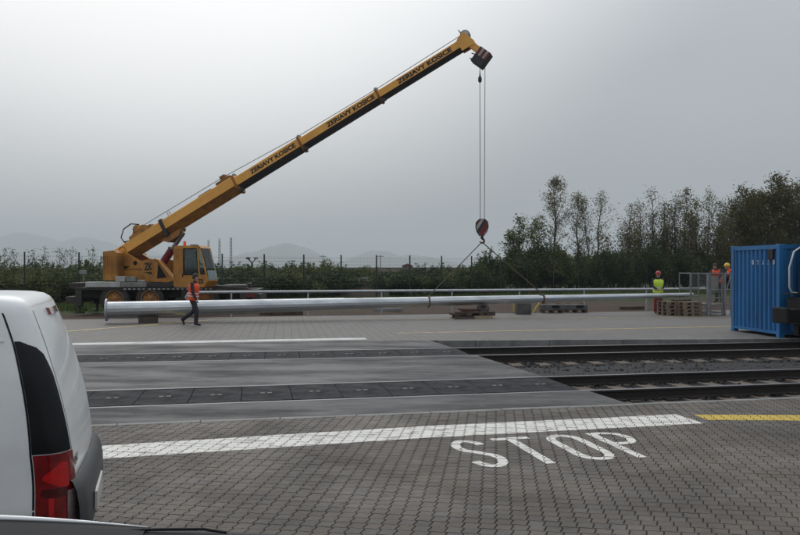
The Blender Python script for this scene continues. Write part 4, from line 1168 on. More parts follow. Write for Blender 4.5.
seat = dict(pelvis=(0, 0, .12), chest=(.03, 0, .46), neck=(.05, 0, .66), head=(.075, 0, .80),
    shl=(.03, .19, .59), ell=(.12, .24, .36), wrl=(.34, .2, .34), shr=(.03, -.19, .59), elr=(.12, -.24, .36), wrr=(.34, -.2, .34),
    hipl=(.02, .09, .12), knl=(.42, .11, .13), anl=(.50, .11, -.26), toel=(.62, .12, -.30),
    hipr=(.02, -.09, .12), knr=(.42, -.11, .13), anr=(.50, -.11, -.26), toer=(.62, -.12, -.30))
_p = crane.matrix_basis @ (MS @ Vector((2.42 + (2.48 - 1.62)*.86, -1.09, cabz + .60)))
person('person', 'crane operator in dark clothes sitting inside the yellow cab', _p, ang, seat,
    dict(skin=M_skin, torso=M_navy, arm=M_navy, hand=M_skin, legs=M_navy, boot=M_boot))

# ------------------------------------------------------------------ scaffold, cage, pallets and blocks
def frame_thing(name, label, cat, loc, rz): return thing(name, label, cat, loc, rz)
def wire_panel(b, p0, ux, w, h, step, r=.004):
    p0, ux = Vector(p0), Vector(ux).normalized(); k = 0.0
    while k <= w + 1e-6: b.tube(p0 + ux*k, p0 + ux*k + Vector((0, 0, h)), r, n=4, cap=False); k += step
    k = 0.0
    while k <= h + 1e-6: b.tube(p0 + Vector((0, 0, k)), p0 + ux*w + Vector((0, 0, k)), r, n=4, cap=False); k += step * 1.6
cl = AT(691, 268, 30.2); cr = AT(708, 268, 29.4)
cv = Vector((cr.x - cl.x, cr.y - cl.y, 0)); cwid = cv.length
cage = frame_thing('mesh_cage', 'grey steel mesh cage around the thin end of the mast', 'cage', (cl.x, cl.y, 0), math.atan2(cv.y, cv.x))
D = .9; Hc = 1.74
for x, y in ((0, 0), (cwid, 0), (0, D), (cwid, D)):
    b = MB(); r = .04 if x else .028; b.box((x - r, y - r, 0), (x + r, y + r, Hc)); b.build('post', M_cagesteel, cage)
for z in (.12, .95, Hc - .03):
    for y in (0, D):
        if z == .95 and y == 0: continue
        b = MB(); b.box((.041, y - .02, z - .02), (cwid - .042, y + .02, z + .02)); b.build('crossbar', M_cagesteel, cage)
    for x in (0, cwid):
        if z == .95: continue
        b = MB(); b.box((x - .02, .041, z - .02), (x + .02, D - .041, z + .02)); b.build('crossbar', M_cagesteel, cage)
b = MB(); wire_panel(b, (.03, -.005, .15), (1, 0, 0), cwid - .06, .42, .06); b.build('mesh_panel', M_cagesteel, cage)
b = MB(); wire_panel(b, (.03, -.005, 1.1), (1, 0, 0), cwid - .06, .58, .06); b.build('mesh_panel', M_cagesteel, cage)
b = MB(); wire_panel(b, (.03, D + .005, .15), (1, 0, 0), cwid - .06, 1.5, .06); b.build('mesh_panel', M_cagesteel, cage)
b = MB(); b.box((.25, D - .06, 1.0), (.62, D - .03, 1.6)); b.build('white_sheet', M_grey, cage)
sl = AT(709.5, 268, 29.6); sr = AT(734, 268, 29.9)
sv_ = Vector((sr.x - sl.x, sr.y - sl.y, 0)); sw = sv_.length
scaf = frame_thing('scaffold', 'grey tubular scaffold with a low platform beside the blue container', 'scaffold', (sl.x, sl.y, 0), math.atan2(sv_.y, sv_.x))
D2 = 2.0
for x in (0.05, sw*.5, sw*.86):
    for y in (0, D2):
        b = MB(); b.tube((x, y, 0), (x, y, 1.74), .024, n=8); b.build('upright', M_cagesteel, scaf)
for z in (.42, .72, 1.05, 1.7):
    for y in (0, D2):
        b = MB(); b.tube((.05, y - .0, z), (sw*.86, y, z), .02, n=8); b.build('ledger', M_cagesteel, scaf)
b = MB(); b.tube((sw*.5, -.03, .45), (sw*.86, -.03, 1.68), .018, n=8); b.build('brace', M_cagesteel, scaf)
for x in (0.05, sw*.86):
    b = MB(); b.tube((x, 0.03, .42), (x, D2 - .03, .42), .02, n=8); b.build('transom', M_cagesteel, scaf)
    b = MB(); b.tube((x, .03, 1.7), (x, D2 - .03, 1.7), .02, n=8); b.build('transom', M_cagesteel, scaf)
for k in range(6):
    b = MB(); b.cbox((.03, .12 + k*.31, .442), (sw*.88, .40 + k*.31, .468), .005); b.build('platform_board', M_wood, scaf)

def pallet(t, z0, yaw, w=1.2, d=.8, mats=(None,)):
    Mz = Matrix.Translation((0, 0, z0)) @ Matrix.Rotation(yaw, 4, 'Z')
    for y in (-d/2 + .05, 0, d/2 - .05):
        b = MB(Mz); b.box((-w/2, y - .05, 0), (w/2, y + .05, .02)); b.build('bottom_board', mats[0], t)
        for x in (-w/2 + .07, 0, w/2 - .07):
            b = MB(Mz); b.box((x - .07, y - .05, .02), (x + .07, y + .05, .1)); b.build('spacer_block', mats[0], t)
    for k in range(6):
        x = -w/2 + .06 + k*(w - .12)/5; b = MB(Mz); b.box((x - .055, -d/2, .122), (x + .055, d/2, .142)); b.build('top_board', mats[0], t)
    for y in (-d/2 + .05, 0, d/2 - .05):
        b = MB(Mz); b.box((-w/2, y - .05, .1), (w/2, y + .05, .121)); b.build('stringer', mats[0], t)
g1 = G(674.5, 316.2); g2 = G(691.5, 316.8)
prv = None
for si, (g, n_, mm_) in enumerate(((g1, 4, M_wood), (g2, 4, M_wood))):
    for k in range(n_):
        lab = ['lowest', 'second from the ground', 'third from the ground', 'topmost'][k]
        t = thing('wooden_pallet', 'wooden pallet, %s of the %s stack' % (lab, 'left' if si == 0 else 'right'), 'pallet', (g.x, g.y + .42, k*.1425 + .001), SA + random.uniform(-.06, .06), 'stacked pallets by the cage')
        if prv is None:
            pallet(t, 0, 0, .78, .8, (mm_,)); prv = t
        else:
            for ch in [x for x in bpy.data.objects if x.parent is prv]: link_copy(ch, t)
# rubble of timber on top of the pallets
t = thing('timber_offcuts', 'loose brown timber offcuts lying on the pallets', 'timber', (g1.x + .35, g1.y + .42, .572), SA)
for k in range(6):
    b = MB(Matrix.Rotation(random.uniform(-.5, .5), 4, 'Z')); x = random.uniform(-.5, .2); b.cbox((x, -.3 + k*.1, .0 + .001*k), (x + .55, -.22 + k*.1, .07), .006); b.build('offcut', M_woodd if k % 2 else M_rust, t)

def block(label, px0, px1, ytop, ybot, depth=.6, slots=False):
    g0, g1_ = G(px0, ybot), G(px1, ybot); h = (ybot - ytop) * g0.y / FPX
    v = g1_ - g0; w = v.length
    t = thing('concrete_block', label, 'block', (g0.x, g0.y, 0), math.atan2(v.y, v.x) + .02)
    z0 = 0.1 if slots else 0
    if slots:
        for x in (.08, w/2, w - .08):
            b = MB(); b.cbox((x - .06, 0, 0), (x + .06, depth, .1), .008); b.build('bearer', M_rust, t)
    b = MB(); b.cbox((0, 0, z0 + .001), (w, depth, h), .025); bo = b.build('block_body', M_conc, t)
    if slots:
        b = MB(); b.cbox((w*.45, -.006, z0 + h*.3), (w*.8, .1, z0 + h*.62), .004); b.build('recess', M_dark, bo)
    for x in (.2*w, .8*w):
        b = MB(); b.path([(x - .06, depth/2, h - .01), (x - .05, depth/2, h + .05), (x + .05, depth/2, h + .05), (x + .06, depth/2, h - .01)], .012, 6); b.build('lifting_loop', M_rust, bo)
    return t
block('dark grey concrete block standing between two yellow brackets', 516.5, 531.5, 303.5, 314.8, .5)
block('low concrete block on rusty bearers, left of the two under the mast', 542, 564, 305.2, 313.6, .6, True)
block('low concrete block on rusty bearers, right of the two under the mast', 566, 588, 305.2, 313.2, .6, True)
for px, dxx, lab in ((514, .0, 'yellow bracket standing on the left of the dark concrete block'), (533.5, .28, 'yellow bracket leaning on the right of the dark concrete block')):
    g = G(px, 313.2)
    t = thing('steel_bracket', lab, 'bracket', (g.x, g.y, 0), SA)
    b = MB(); b.path([(0, 0, 0.0), (0 + dxx*.4, 0, .2), (dxx, 0, .42)], .045, 4); b.build('arm', M_yelsteel, t)
    b = MB(); b.box((-.1, -.1, 0), (.1, .1, .018)); b.build('foot_plate', M_black, t)
for px, py, w, lab in ((285, 314.5, 1.5, 'dark plank lying under the mast left of its middle'), (268, 314.6, .7, 'short dark timber beside the long plank under the mast'), (632, 309.5, 1.2, 'brown timber lying in the soil left of the yellow-vested worker'), (388, 311.5, 1.3, 'grey plank lying in the soil behind the mast'), (70, 305, 2.4, 'dark beam lying on the soil left of the crane')):
    g = G(px, py)
    t = thing('timber_beam', lab, 'timber', (g.x, g.y, -.03), SA + random.uniform(-.1, .1))
    b = MB(); b.cbox((-w/2, -.1, 0), (w/2, .1, .16), .012); b.build('beam', M_woodd if px != 388 else M_grey, t)
    b = MB(); b.cbox((-w/2 + .1, .12, 0), (w/2 - .25, .3, .1), .012); b.build('beam', M_woodd, t)

# ------------------------------------------------------------------ guard rail
rl, rr_ = AT(187, 268, 29.0), AT(706, 268, 34.0)
rv = Vector((rr_.x - rl.x, rr_.y - rl.y, 0)); rlen = rv.length
gr_ = thing('guard_rail', 'thin galvanised tube railing running behind the mast', 'railing', (rl.x, rl.y, -.05), math.atan2(rv.y, rv.x))
RHh = 1.02
b = MB(); b.path([(.35, 0, .62), (.05, 0, .66), (-.05, 0, .82), (.05, 0, .98), (.3, 0, RHh)] + [(rlen*k/6, 0, RHh) for k in range(1, 7)], .055, 8); b.build('top_tube', M_galvrail, gr_)
x = 1.7
psrc_ = None
while x < rlen:
    if psrc_ is None: b = MB(); b.tube((0, 0, 0), (0, 0, RHh - .04), .035, n=8); psrc_ = po = b.build('post', M_galvrail, gr_)
    else: po = link_copy(psrc_, gr_)
    po.location = (x, 0, 0); x += 3.05

# ------------------------------------------------------------------ shipping container
cL = Vector((10.24, 22.8, 0)); dvec = Vector((.1, -.995, 0)).normalized()
cCor = cL + dvec * 2.44
cont = thing('shipping_container', 'blue corrugated shipping container at the edge of the yard', 'container', cL, math.atan2(dvec.y, dvec.x))
# local: x runs along the short end (0..2.44), +y along the long side away from the end
CH, CLn = 2.6, 6.06
for x in (0, 2.44 - .15):
    for y in (0, CLn - .15):
        b = MB(); b.cbox((x, y, .0), (x + .15, y + .15, CH - .0), .012); cp = b.build('corner_post', M_blue, cont)
        for z in (0.0, CH - .12):
            b = MB(); b.cbox((x - .004, y - .004, z - .002), (x + .156, y + .156, z + .122), .008); b.build('corner_casting', M_blue, cp)
for z0, z1 in ((.09, .17), (CH - .13, CH - .01)):
    for y in (.01, CLn - .11):
        b = MB(); b.box((.155, y, z0), (2.285, y + .1, z1)); b.build('end_rail', M_blue, cont)
    for x in (.01, 2.33):
        b = MB(); b.box((x, .155, z0), (x + .1, CLn - .155, z1)); b.build('side_rail', M_blue, cont)
def corrug(L, pitch, depth):
    pts = []; n = int(round(L / pitch)); pitch = L / n
    for k in range(n):
        a = k*pitch
        pts += [(a, 0), (a + pitch*.34, 0), (a + pitch*.5, depth), (a + pitch*.84, depth)]
    pts.append((L, 0)); return pts
def wall(axis, at, sgn, L, start, name, pitch, depth):
    b = MB(); prof = corrug(L, pitch, depth); vs = []
    for z in (.165, CH - .125):
        for a, d in prof:
            vs.append((start + a, at + sgn*d, z) if axis == 0 else (at + sgn*d, start + a, z))
    n = len(prof); b.add(vs, [(k, k+1, n+k+1, n+k) for k in range(n-1)]); return b.build(name, M_blue, cont)
endw = wall(0, .03, 1, 2.14, .15, 'end_wall', .225, .065)
wall(0, CLn - .03, -1, 2.14, .15, 'end_wall', .225, .065)
wall(1, .03, 1, CLn - .3, .15, 'side_wall', .28, .036)
wall(1, 2.41, -1, CLn - .3, .15, 'side_wall', .28, .036)
b = MB(); b.box((.02, .02, CH - .03), (2.42, CLn - .02, CH - .012)); b.build('roof', M_blue, cont)
b = MB(); b.box((.1, .1, .1), (2.34, CLn - .1, .16)); b.build('floor', M_rust, cont)
for x in (.55, 1.5):
    b = MB(); b.box((x, -.0, .0), (x + .36, .11, .018)); b.build('fork_pocket', M_cont_dark, cont)
b = MB(); b.cbox((1.9, -.012, 2.18), (2.16, .05, 2.47), .01); b.build('vent_patch', M_cont_dark, endw)
# remains of white stencil characters, on the corrugation crests only
M_cont_txt = mat('stencil_white', (0.6, 0.6, 0.6), .6, (.12, .2, .36), 22, contrast=(.45, .55))
for k, ch in enumerate('I22A1'):
    Mt = Matrix.Translation((.20 + 2.14/10*4.17 + k*.2140*1.18 + .04, .026, 2.1)) @ FACE
    text_mesh(ch, .09, .13, 'stencil_mark', M_cont_txt, endw, Mt, .03)
for (x, z, w, h) in ((.95, .5, .03, .12), (1.28, .4, .03, .1), (1.3, .62, .02, .05)):
    b = MB(); b.box((x, .022, z), (x + w, .0285, z + h)); b.build('scrape_mark', M_rust, endw)
b = MB(); b.box((.14, .0265, .165), (.17, .0295, CH - .13)); b.build('weld_seam', M_rust, endw)

# ------------------------------------------------------------------ locomotive nose at the right edge
lu = 13.55
lrot = SA - .034
Lp = UV(lu, vf(lu), 0)
loco = thing('locomotive', 'dark navy locomotive end with buffers and white handrail on the far track', 'locomotive', Lp, lrot)
for s in (-1, 1):
    b = MB(); b.cbox((.0, s*.875 - .30, .48), (.09, s*.875 + .30, .90), .03); bf = b.build('buffer', M_locobk, loco)
    b = MB(); b.cbox((.09, s*.875 - .2, .52), (.62, s*.875 + .2, .86), .03); b.build('buffer_housing', M_locobk, bf)
b = MB(); b.cbox((.62, -1.4, .42), (.8, 1.4, 1.15), .02); b.build('buffer_beam', M_locobk, loco)
b = MB(); b.prism([(.95, 1.2), (1.6, 1.2), (9, 1.2), (9, 3.4), (1.5, 3.4), (1.25, 3.1), (1.0, 2.2)], 1, -1.38, 1.38); lb = b.build('cab_body', M_loco, loco)
for s in (-1, 1):
    b = MB(); b.prism([(1.02, 2.3), (1.06, 2.3), (1.27, 3.05), (1.23, 3.05)], 1, s*.7 - .5, s*.7 + .5)
    for i, v in enumerate(b.v): b.v[i] = (v[0] - .012, v[1], v[2])
    b.build('front_window', M_glass, lb)
    b = MB(); b.box((1.9, s*1.382 - .004, 2.2), (2.8, s*1.382 + .004, 3.0)); b.build('side_window', M_glass, lb)
    b = MB(); b.path([(.9, s*1.36, 1.25), (.72, s*1.36, 1.28), (.66, s*1.36, 1.42), (.66, s*1.36, 1.95), (.80, s*1.36, 2.38), (1.0, s*1.36, 2.5), (1.3, s*1.36, 2.5)], .024, 8); b.build('handrail', M_hrail, loco)
    b = MB(); b.box((.52, s*1.3 - .2, 1.226), (1.0, s*1.3 + .2, 1.26)); b.build('step_board', M_locobk, loco)
    b = MB(); b.box((.78, s*1.25 - .1, .12), (1.1, s*1.25 + .1, .5)); b.build('guard_iron', M_locobk, loco)
    for x in (2.2, 4.8):
        b = MB(); b.lathe([(.1, -.06), (.48, -.06), (.5, -.03), (.5, .06), (.1, .06)], (x, s*.75, .506), 1, 24); b.build('wheel', M_locobk, loco)
b = MB(); b.cbox((.82, -1.2, .55), (8.8, 1.2, 1.195), .02); b.build('underframe', M_locobk, loco)
b = MB(); b.path([(.6, 0, .95), (.35, 0, .85), (.3, 0, .6), (.5, 0, .5)], .04, 6); b.build('coupling', M_locobk, loco)
for (u, v) in ((10.9, 15.45), (11.6, 15.55), (12.3, 15.35)):
    pass

# ------------------------------------------------------------------ white van, rear end towards the right
VR = R(18.5)
vcor = AT(76, 268, 4.45)
van = thing('white_van', 'white delivery van with black rear pillar and tall red tail lamp', 'van', (vcor.x, vcor.y, 0), VR)
# local: x towards the rear (rear face near x=0), -y faces the camera; the near rear corner is the origin
VW = 1.62
def prof_at(z):
    """rear x, front x, half-width inset, corner radius at height z"""
    rear = -.02 - .29*(max(0.0, z - .6)/1.17)**1.7
    pts = [(.28, -3.66), (.5, -3.74), (.75, -3.7), (.95, -3.45), (1.05, -2.75), (1.3, -2.45), (1.6, -2.05), (1.77, -1.8)]
    fr_ = np.interp(z, [p[0] for p in pts], [p[1] for p in pts])
    ins = np.interp(z, [.25, .5, .9, 1.3, 1.6, 1.78], [.05, .0, .005, .05, .115, .16])
    return rear, fr_, ins
def ring(z, shrink=0.0, grow=0.0):
    rear, fr_, ins = prof_at(min(z, 1.77)); rear += grow - shrink; fr_ += -grow + shrink; ins += shrink - grow
    rc, rf = .13, .28
    y0, y1 = ins, VW - ins
    pts = []
    def corner(cx, cy, r, a0, a1, n=7):
        return [(cx + r*math.cos(R(a0 + (a1-a0)*k/n)), cy + r*math.sin(R(a0 + (a1-a0)*k/n))) for k in range(n+1)]
    nside = 14
    c1 = corner(rear - rc, y0 + rc, rc, -90, 0); c2 = corner(rear - rc, y1 - rc, rc, 0, 90)
    c3 = corner(fr_ + rf, y1 - rf, rf, 90, 180); c4 = corner(fr_ + rf, y0 + rf, rf, 180, 270)
    bulge = lambda y: .035*(1 - ((y - VW/2)/(VW/2))**2)
    rear_mid = [(rear + bulge(y0 + rc + (y1-y0-2*rc)*k/8) - bulge(y0+rc), y0 + rc + (y1-y0-2*rc)*k/8) for k in range(1, 8)]
    s_near = [(fr_ + rf + (rear - rc - fr_ - rf)*k/nside, y0) for k in range(1, nside)]
    s_far = [(rear - rc + (fr_ + rf - rear + rc)*k/nside, y1) for k in range(1, nside)]
    front_mid = [(fr_ - .08*(1 - ((2*(k/6) - 1))**2), y1 - rf - (y1-y0-2*rf)*k/6) for k in range(1, 6)]
    return c1 + rear_mid + c2 + s_far + c3 + front_mid + c4 + s_near
zs = [.25, .32, .4] + [.46 + .04*k for k in range(32)]
tops = [(1.735, .018), (1.76, .05), (1.775, .11), (1.783, .22), (1.787, .4), (1.789, .6)]
b = MB(); vs = []
for z in zs: vs += [(x, y, z) for x, y in ring(z)]
for z, sh in tops: vs += [(x, y, z) for x, y in ring(1.70 + (z-1.7)*.4, sh)]
n = len(ring(1)); fs = []
for k in range(len(zs) + len(tops) - 1):
    for j in range(n): fs.append((k*n+j, k*n+(j+1) % n, (k+1)*n+(j+1) % n, (k+1)*n+j))
b.add(vs, fs, True); b.add(vs, [tuple(range((len(zs)+len(tops)-1)*n, (len(zs)+len(tops))*n))], True)
vbody = b.build('body', M_vanw, van)
# surface patches near the visible corner: s measured along the outline, 0 = middle of the corner arc
def surf(s, z, grow):
    rear, fr_, ins = prof_at(min(z, 1.77)); rc = .13
    sh = 0
    if z > 1.70:
        sh = np.interp(z, [1.7, 1.735, 1.76, 1.775, 1.783, 1.787, 1.789], [0, .018, .05, .11, .22, .4, .6])
    rear -= sh; ins += sh
    half = rc * math.pi / 4
    if s < -half: return Vector((rear - rc + (s + half), ins - grow, z))
    if s > half:
        y = ins + rc + (s - half); bl = .035*(1 - ((y - VW/2)/(VW/2))**2) - .035*(1 - ((ins + rc - VW/2)/(VW/2))**2)
        return Vector((rear + grow + bl, y, z))
    a = R(-45) + s / rc
    return Vector((rear - rc + (rc + grow)*math.cos(a), ins + rc + (rc + grow)*math.sin(a), z))
def patch(name, sl_, sr_, z0, z1, m, parent, grow=.006, ns=10, nz_=10, thick=.01):
    """sl_, sr_: functions of z giving left and right limits"""
    b = MB(); vs = []
    for g in (grow, grow - thick):
        for k in range(nz_ + 1):
            z = z0 + (z1 - z0)*k/nz_
            for j in range(ns + 1):
                s = sl_(z) + (sr_(z) - sl_(z))*j/ns; vs.append(surf(s, z, g))
    w = ns + 1; o_ = w*(nz_ + 1); fs = []
    for k in range(nz_):
        for j in range(ns):
            i = k*w + j; fs.append((i, i+1, i+w+1, i+w)); fs.append((o_+i+w, o_+i+w+1, o_+i+1, o_+i))
    b.add(vs, fs, True)
    for k in range(nz_):
        for i in (k*w, k*w + ns): b.add([vs[i], vs[i+w], vs[o_+i+w], vs[o_+i]], [(0, 1, 2, 3)])
    for base in (0, nz_*w):
        for j in range(ns): b.add([vs[base+j], vs[base+j+1], vs[o_+base+j+1], vs[o_+base+j]], [(0, 1, 2, 3)])
    return b.build(name, m, parent)
def sleft(z): return float(np.interp(z, [.36, .83, 1.5, 1.78], [-.18, -.175, -.115, -.11]))
def sright(z):
    e = np.interp(z, [.3, .8, 1.3, 1.42, 1.48, 1.505], [.075, .07, .06, .03, -.02, -.085]); return float(e)
patch('rear_pillar_panel', sleft, sright, .835, 1.505, M_dark, van, .005, 12, 16)
lamp = patch('tail_lamp', lambda z: sleft(z) + .005, lambda z: sright(z) + .005, .36, .83, M_lampred, van, .012, 12, 12)
patch('lamp_reflector', lambda z: float(np.interp(z, [.63, .69, .775], [-.04, -.145, -.03])), lambda z: .01, .63, .775, M_lampbright, lamp, .0155, 8, 8, .003)
patch('lamp_shadow_band', lambda z: float(np.interp(z, [.575, .6, .628], [-.12, -.15, -.135])), lambda z: -.005, .575, .628, M_lampdark, lamp, .0155, 8, 5, .003)
patch('lamp_inner_rib', lambda z: -.10, lambda z: -.075, .38, .57, M_lampbright, lamp, .0145, 3, 5, .002)
patch('reverse_lamp', lambda z: -.0, lambda z: .066, .40, .60, M_lampclear, lamp, .0155, 6, 6, .003)
patch('lamp_divider', lambda z: -.225, lambda z: -.12, .38, .57, M_dark, lamp, .0125, 6, 6, .0015) if False else None
patch('panel_gap', lambda z: sleft(z) - .013, lambda z: sleft(z) - .002, .36, 1.775, M_dark, van, .0025, 2, 24, .003)
patch('side_moulding', lambda z: -1.6, lambda z: -.17, 1.505, 1.52, M_vanw, van, .006, 10, 2, .006)
patch('tailgate_gap', lambda z: .098, lambda z: .106, .5, 1.74, M_grey, van, .002, 2, 20, .002)
# grey bumper with number plate
b = MB(); rings_ = []
bz = [(.22, .02), (.25, .06), (.36, .085), (.5, .08), (.59, .06), (.645, .03), (.66, .006)]
def bpts(z, g):
    return [surf(s, z, g) for s in np.linspace(.02, VW - .22, 30)]
for z, g in bz: rings_ += bpts(z, g)
n = 30; b.add(rings_, [(k*n+j, k*n+j+1, (k+1)*n+j+1, (k+1)*n+j) for k in range(len(bz)-1) for j in range(n-1)], True)
bump = b.build('rear_bumper', M_vang, van)
pz0, pz1 = .42, .54
b = MB(); p0 = surf(.40, .45, .095); b.cbox((p0.x - .012, VW/2 - .46, .37), (p0.x + .006, VW/2 + .06, .49), .003); b.build('number_plate', M_plate, bump)
# lettering on the tailgate
to_ = text_mesh('NEMO', .15, .05, 'lettering', M_black, van, Matrix(), .03)
for v_ in to_.data.vertices: v_.co = surf(.175 + v_.co.x, .745 + v_.co.y + .10*v_.co.x, .005)
patch('high_brake_lamp', lambda z: .55, lambda z: .95, 1.63, 1.675, M_lampred, van, .02, 6, 3, .022)
b = MB(); b.cbox((-2.95, .0, 1.08), (-2.3, .06, 1.14), .01)
for yy, s in ((0, -1), (VW, 1)):
    for x in (-.78, -2.95):
        w = MB(); w.lathe([(.2, -.09), (.27, -.1), (.31, -.07), (.315, .07), (.27, .1), (.2, .09)], (x, yy + (.1 if s < 0 else -.1), .315), 1, 28); wo2 = w.build('wheel', M_tyre, van)
        w = MB(); w.lathe([(.02, -.06), (.1, -.07), (.2, -.08), (.21, -.09), (.205, .05), (.02, .05)], (x, yy + (.1 if s < 0 else -.1), .315), 1, 22); w.build('rim', M_grey, wo2)
        w = MB(); w.lathe([(.02, -.015), (.36, -.012), (.36, .012), (.02, .015)], (x, yy + (-.0 if s < 0 else 0), .33), 1, 28); w.build('wheel_arch', M_dark, van)
# front door window and windscreen as offset patches
b = MB(); q = [(-2.3, 1.12), (-1.45, 1.12), (-1.45, 1.56), (-2.0, 1.56)]
b.add([(x, .02 + (.05 - .0)*0 + np.interp(z, [1.05, 1.3, 1.6], [.02, .05, .115]) - .012, z) for x, z in q] + [(x, np.interp(z, [1.05, 1.3, 1.6], [.02, .05, .115]) + .02, z) for x, z in q],
      [(0, 1, 2, 3), (0, 1, 5, 4), (1, 2, 6, 5), (2, 3, 7, 6), (3, 0, 4, 7)]); b.build('door_window', M_dark, van)
b = MB(); vs = []
for z in (1.1, 1.3, 1.45, 1.6):
    r_, f_, i_ = prof_at(z)
    for y in np.linspace(i_ + .22, VW - i_ - .22, 7): vs.append((f_ - .01 - .08*(1 - (2*(y - i_)/(VW - 2*i_) - 1)**2), y, z))
b.add(vs, [(k*7+j, k*7+j+1, (k+1)*7+j+1, (k+1)*7+j) for k in range(3) for j in range(6)], True); b.build('windscreen', M_dark, van)

# ------------------------------------------------------------------ front edge of the vehicle the view is taken over
M_bonnet = mat('bonnet_black', (0.010, 0.010, 0.012), 0.6, (0.016, 0.016, 0.018), 3, spec=0.25)
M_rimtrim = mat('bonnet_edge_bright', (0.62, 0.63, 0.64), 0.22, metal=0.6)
M_cowl = mat('cowl_plastic', (0.020, 0.022, 0.027), 0.6, (0.034, 0.036, 0.044), 60, bump=0.4, bscale=160, spec=0.3)
car = thing('dark_car', 'matt black bonnet edge with bright rim in the lower left corner', 'car', (-1.3, 1.6, 0))
def crest(x):          # height of the front edge across the bonnet, x = -0.7 .. 0.76
    f = max(0.0, (x - .30) / .44)
    return 1.4065 - .017*f**1.7 - .03*max(0, -x - .1)**2
b = MB(); vs = []; nx, ny = 34, 14
ysec = [-.62, -.45, -.3, -.2, -.12, -.07, -.04, -.02, -.005, .01, .03, .05, .065, .075, .08]
zsec = [-.10, -.075, -.055, -.04, -.025, -.014, -.007, -.002, 0, -.003, -.014, -.035, -.07, -.13, -.30]
for j_, (yy, zz_) in enumerate(zip(ysec, zsec)):
    for i_ in range(nx + 1):
        x = -.9 + 1.655*i_/nx; vs.append((x, yy - .10*max(0, x - .45)**2, crest(x) + zz_))
w = nx + 1; fs = [(j_*w+i_, j_*w+i_+1, (j_+1)*w+i_+1, (j_+1)*w+i_) for j_ in range(ny) for i_ in range(nx)]
b.add(vs, fs, True); b.build('bonnet', M_bonnet, car)
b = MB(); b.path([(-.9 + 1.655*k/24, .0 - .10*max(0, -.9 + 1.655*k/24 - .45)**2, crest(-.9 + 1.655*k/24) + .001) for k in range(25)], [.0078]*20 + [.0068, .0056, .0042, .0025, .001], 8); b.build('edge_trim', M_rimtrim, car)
b = MB(); b.prism([(-.95, -.6), (1.0, -.6), (1.0, -.2), (.74, .0), (.7, .06), (-.9, .06)], 2, .3, 1.08); b.build('front_body', M_bonnet, car)
b = MB(); vs = []
for k in range(15):
    x = .45 + .63*k/14; zt = 1.3835 - .012*max(0, (x - .72)/.36)**2
    vs += [(x, .0, zt - .004), (x, -.02, zt), (x, -.30, zt - .03), (x, -.30, 1.09), (x, .0, 1.09)]
fs = []
for k in range(14):
    i_ = 5*k; fs += [(i_+a, i_+5+a, i_+5+(a+1) % 5, i_+(a+1) % 5) for a in range(5)]
fs += [(0, 1, 2, 3, 4), (74, 73, 72, 71, 70)]
b.add(vs, fs); b.build('cowl_panel', M_cowl, car)
b = MB(); b.path([(.70, -.02, 1.3865), (.80, -.02, 1.3885), (.88, -.02, 1.389), (.93, -.03, 1.385)], .0035, 6); b.build('wiper_arm', M_dark, car)
for x in (-.8, .55):
    b = MB(); b.lathe([(.18, -.09), (.28, -.1), (.32, -.07), (.32, .07), (.28, .1), (.18, .09)], (x, -.35, .32), 0, 24); b.build('wheel', M_tyre, car)
for x in (-.6, .42):
    b = MB(); b.cbox((x - .16, .03, .78), (x + .16, .075, .96), .02); b.build('headlight', M_lampclear, car)

# ------------------------------------------------------------------ mesh fence
F0 = 47.8; FM = 0.6
fa = math.atan(FM); fdir = Vector((math.cos(fa), math.sin(fa), 0))
fence = thing('mesh_fence', 'dark green welded mesh fence on posts behind the yard', 'fence', (0, F0, 0), fa)
FT = 2.7; PSP = 2.5
k0, k1 = -16, 26
psrc_ = wsrc_ = None
for k in range(k0, k1):
    if psrc_ is None:
        b = MB(); b.box((-.035, -.03, -.2), (.035, .03, FT)); b.box((-.04, -.035, FT), (.04, .035, FT + .03)); psrc_ = po = b.build('post', M_fence, fence)
        b = MB(); wv, wf = [], []
        x = .06
        while x < PSP - .05: b.tube((x, 0, .1), (x, 0, FT - .08), .0028, n=3, cap=False); x += .1
        z = .12
        while z < FT: b.tube((.04, -.008, z), (PSP - .04, -.008, z), .0045, n=3, cap=False); z += .2
        wsrc_ = pn = b.build('mesh_panel', M_fence, fence)
    else:
        po = link_copy(psrc_, fence); pn = link_copy(wsrc_, fence)
    po.location = (k*PSP + .75, 0, 0); pn.location = (k*PSP + .75, 0, 0)

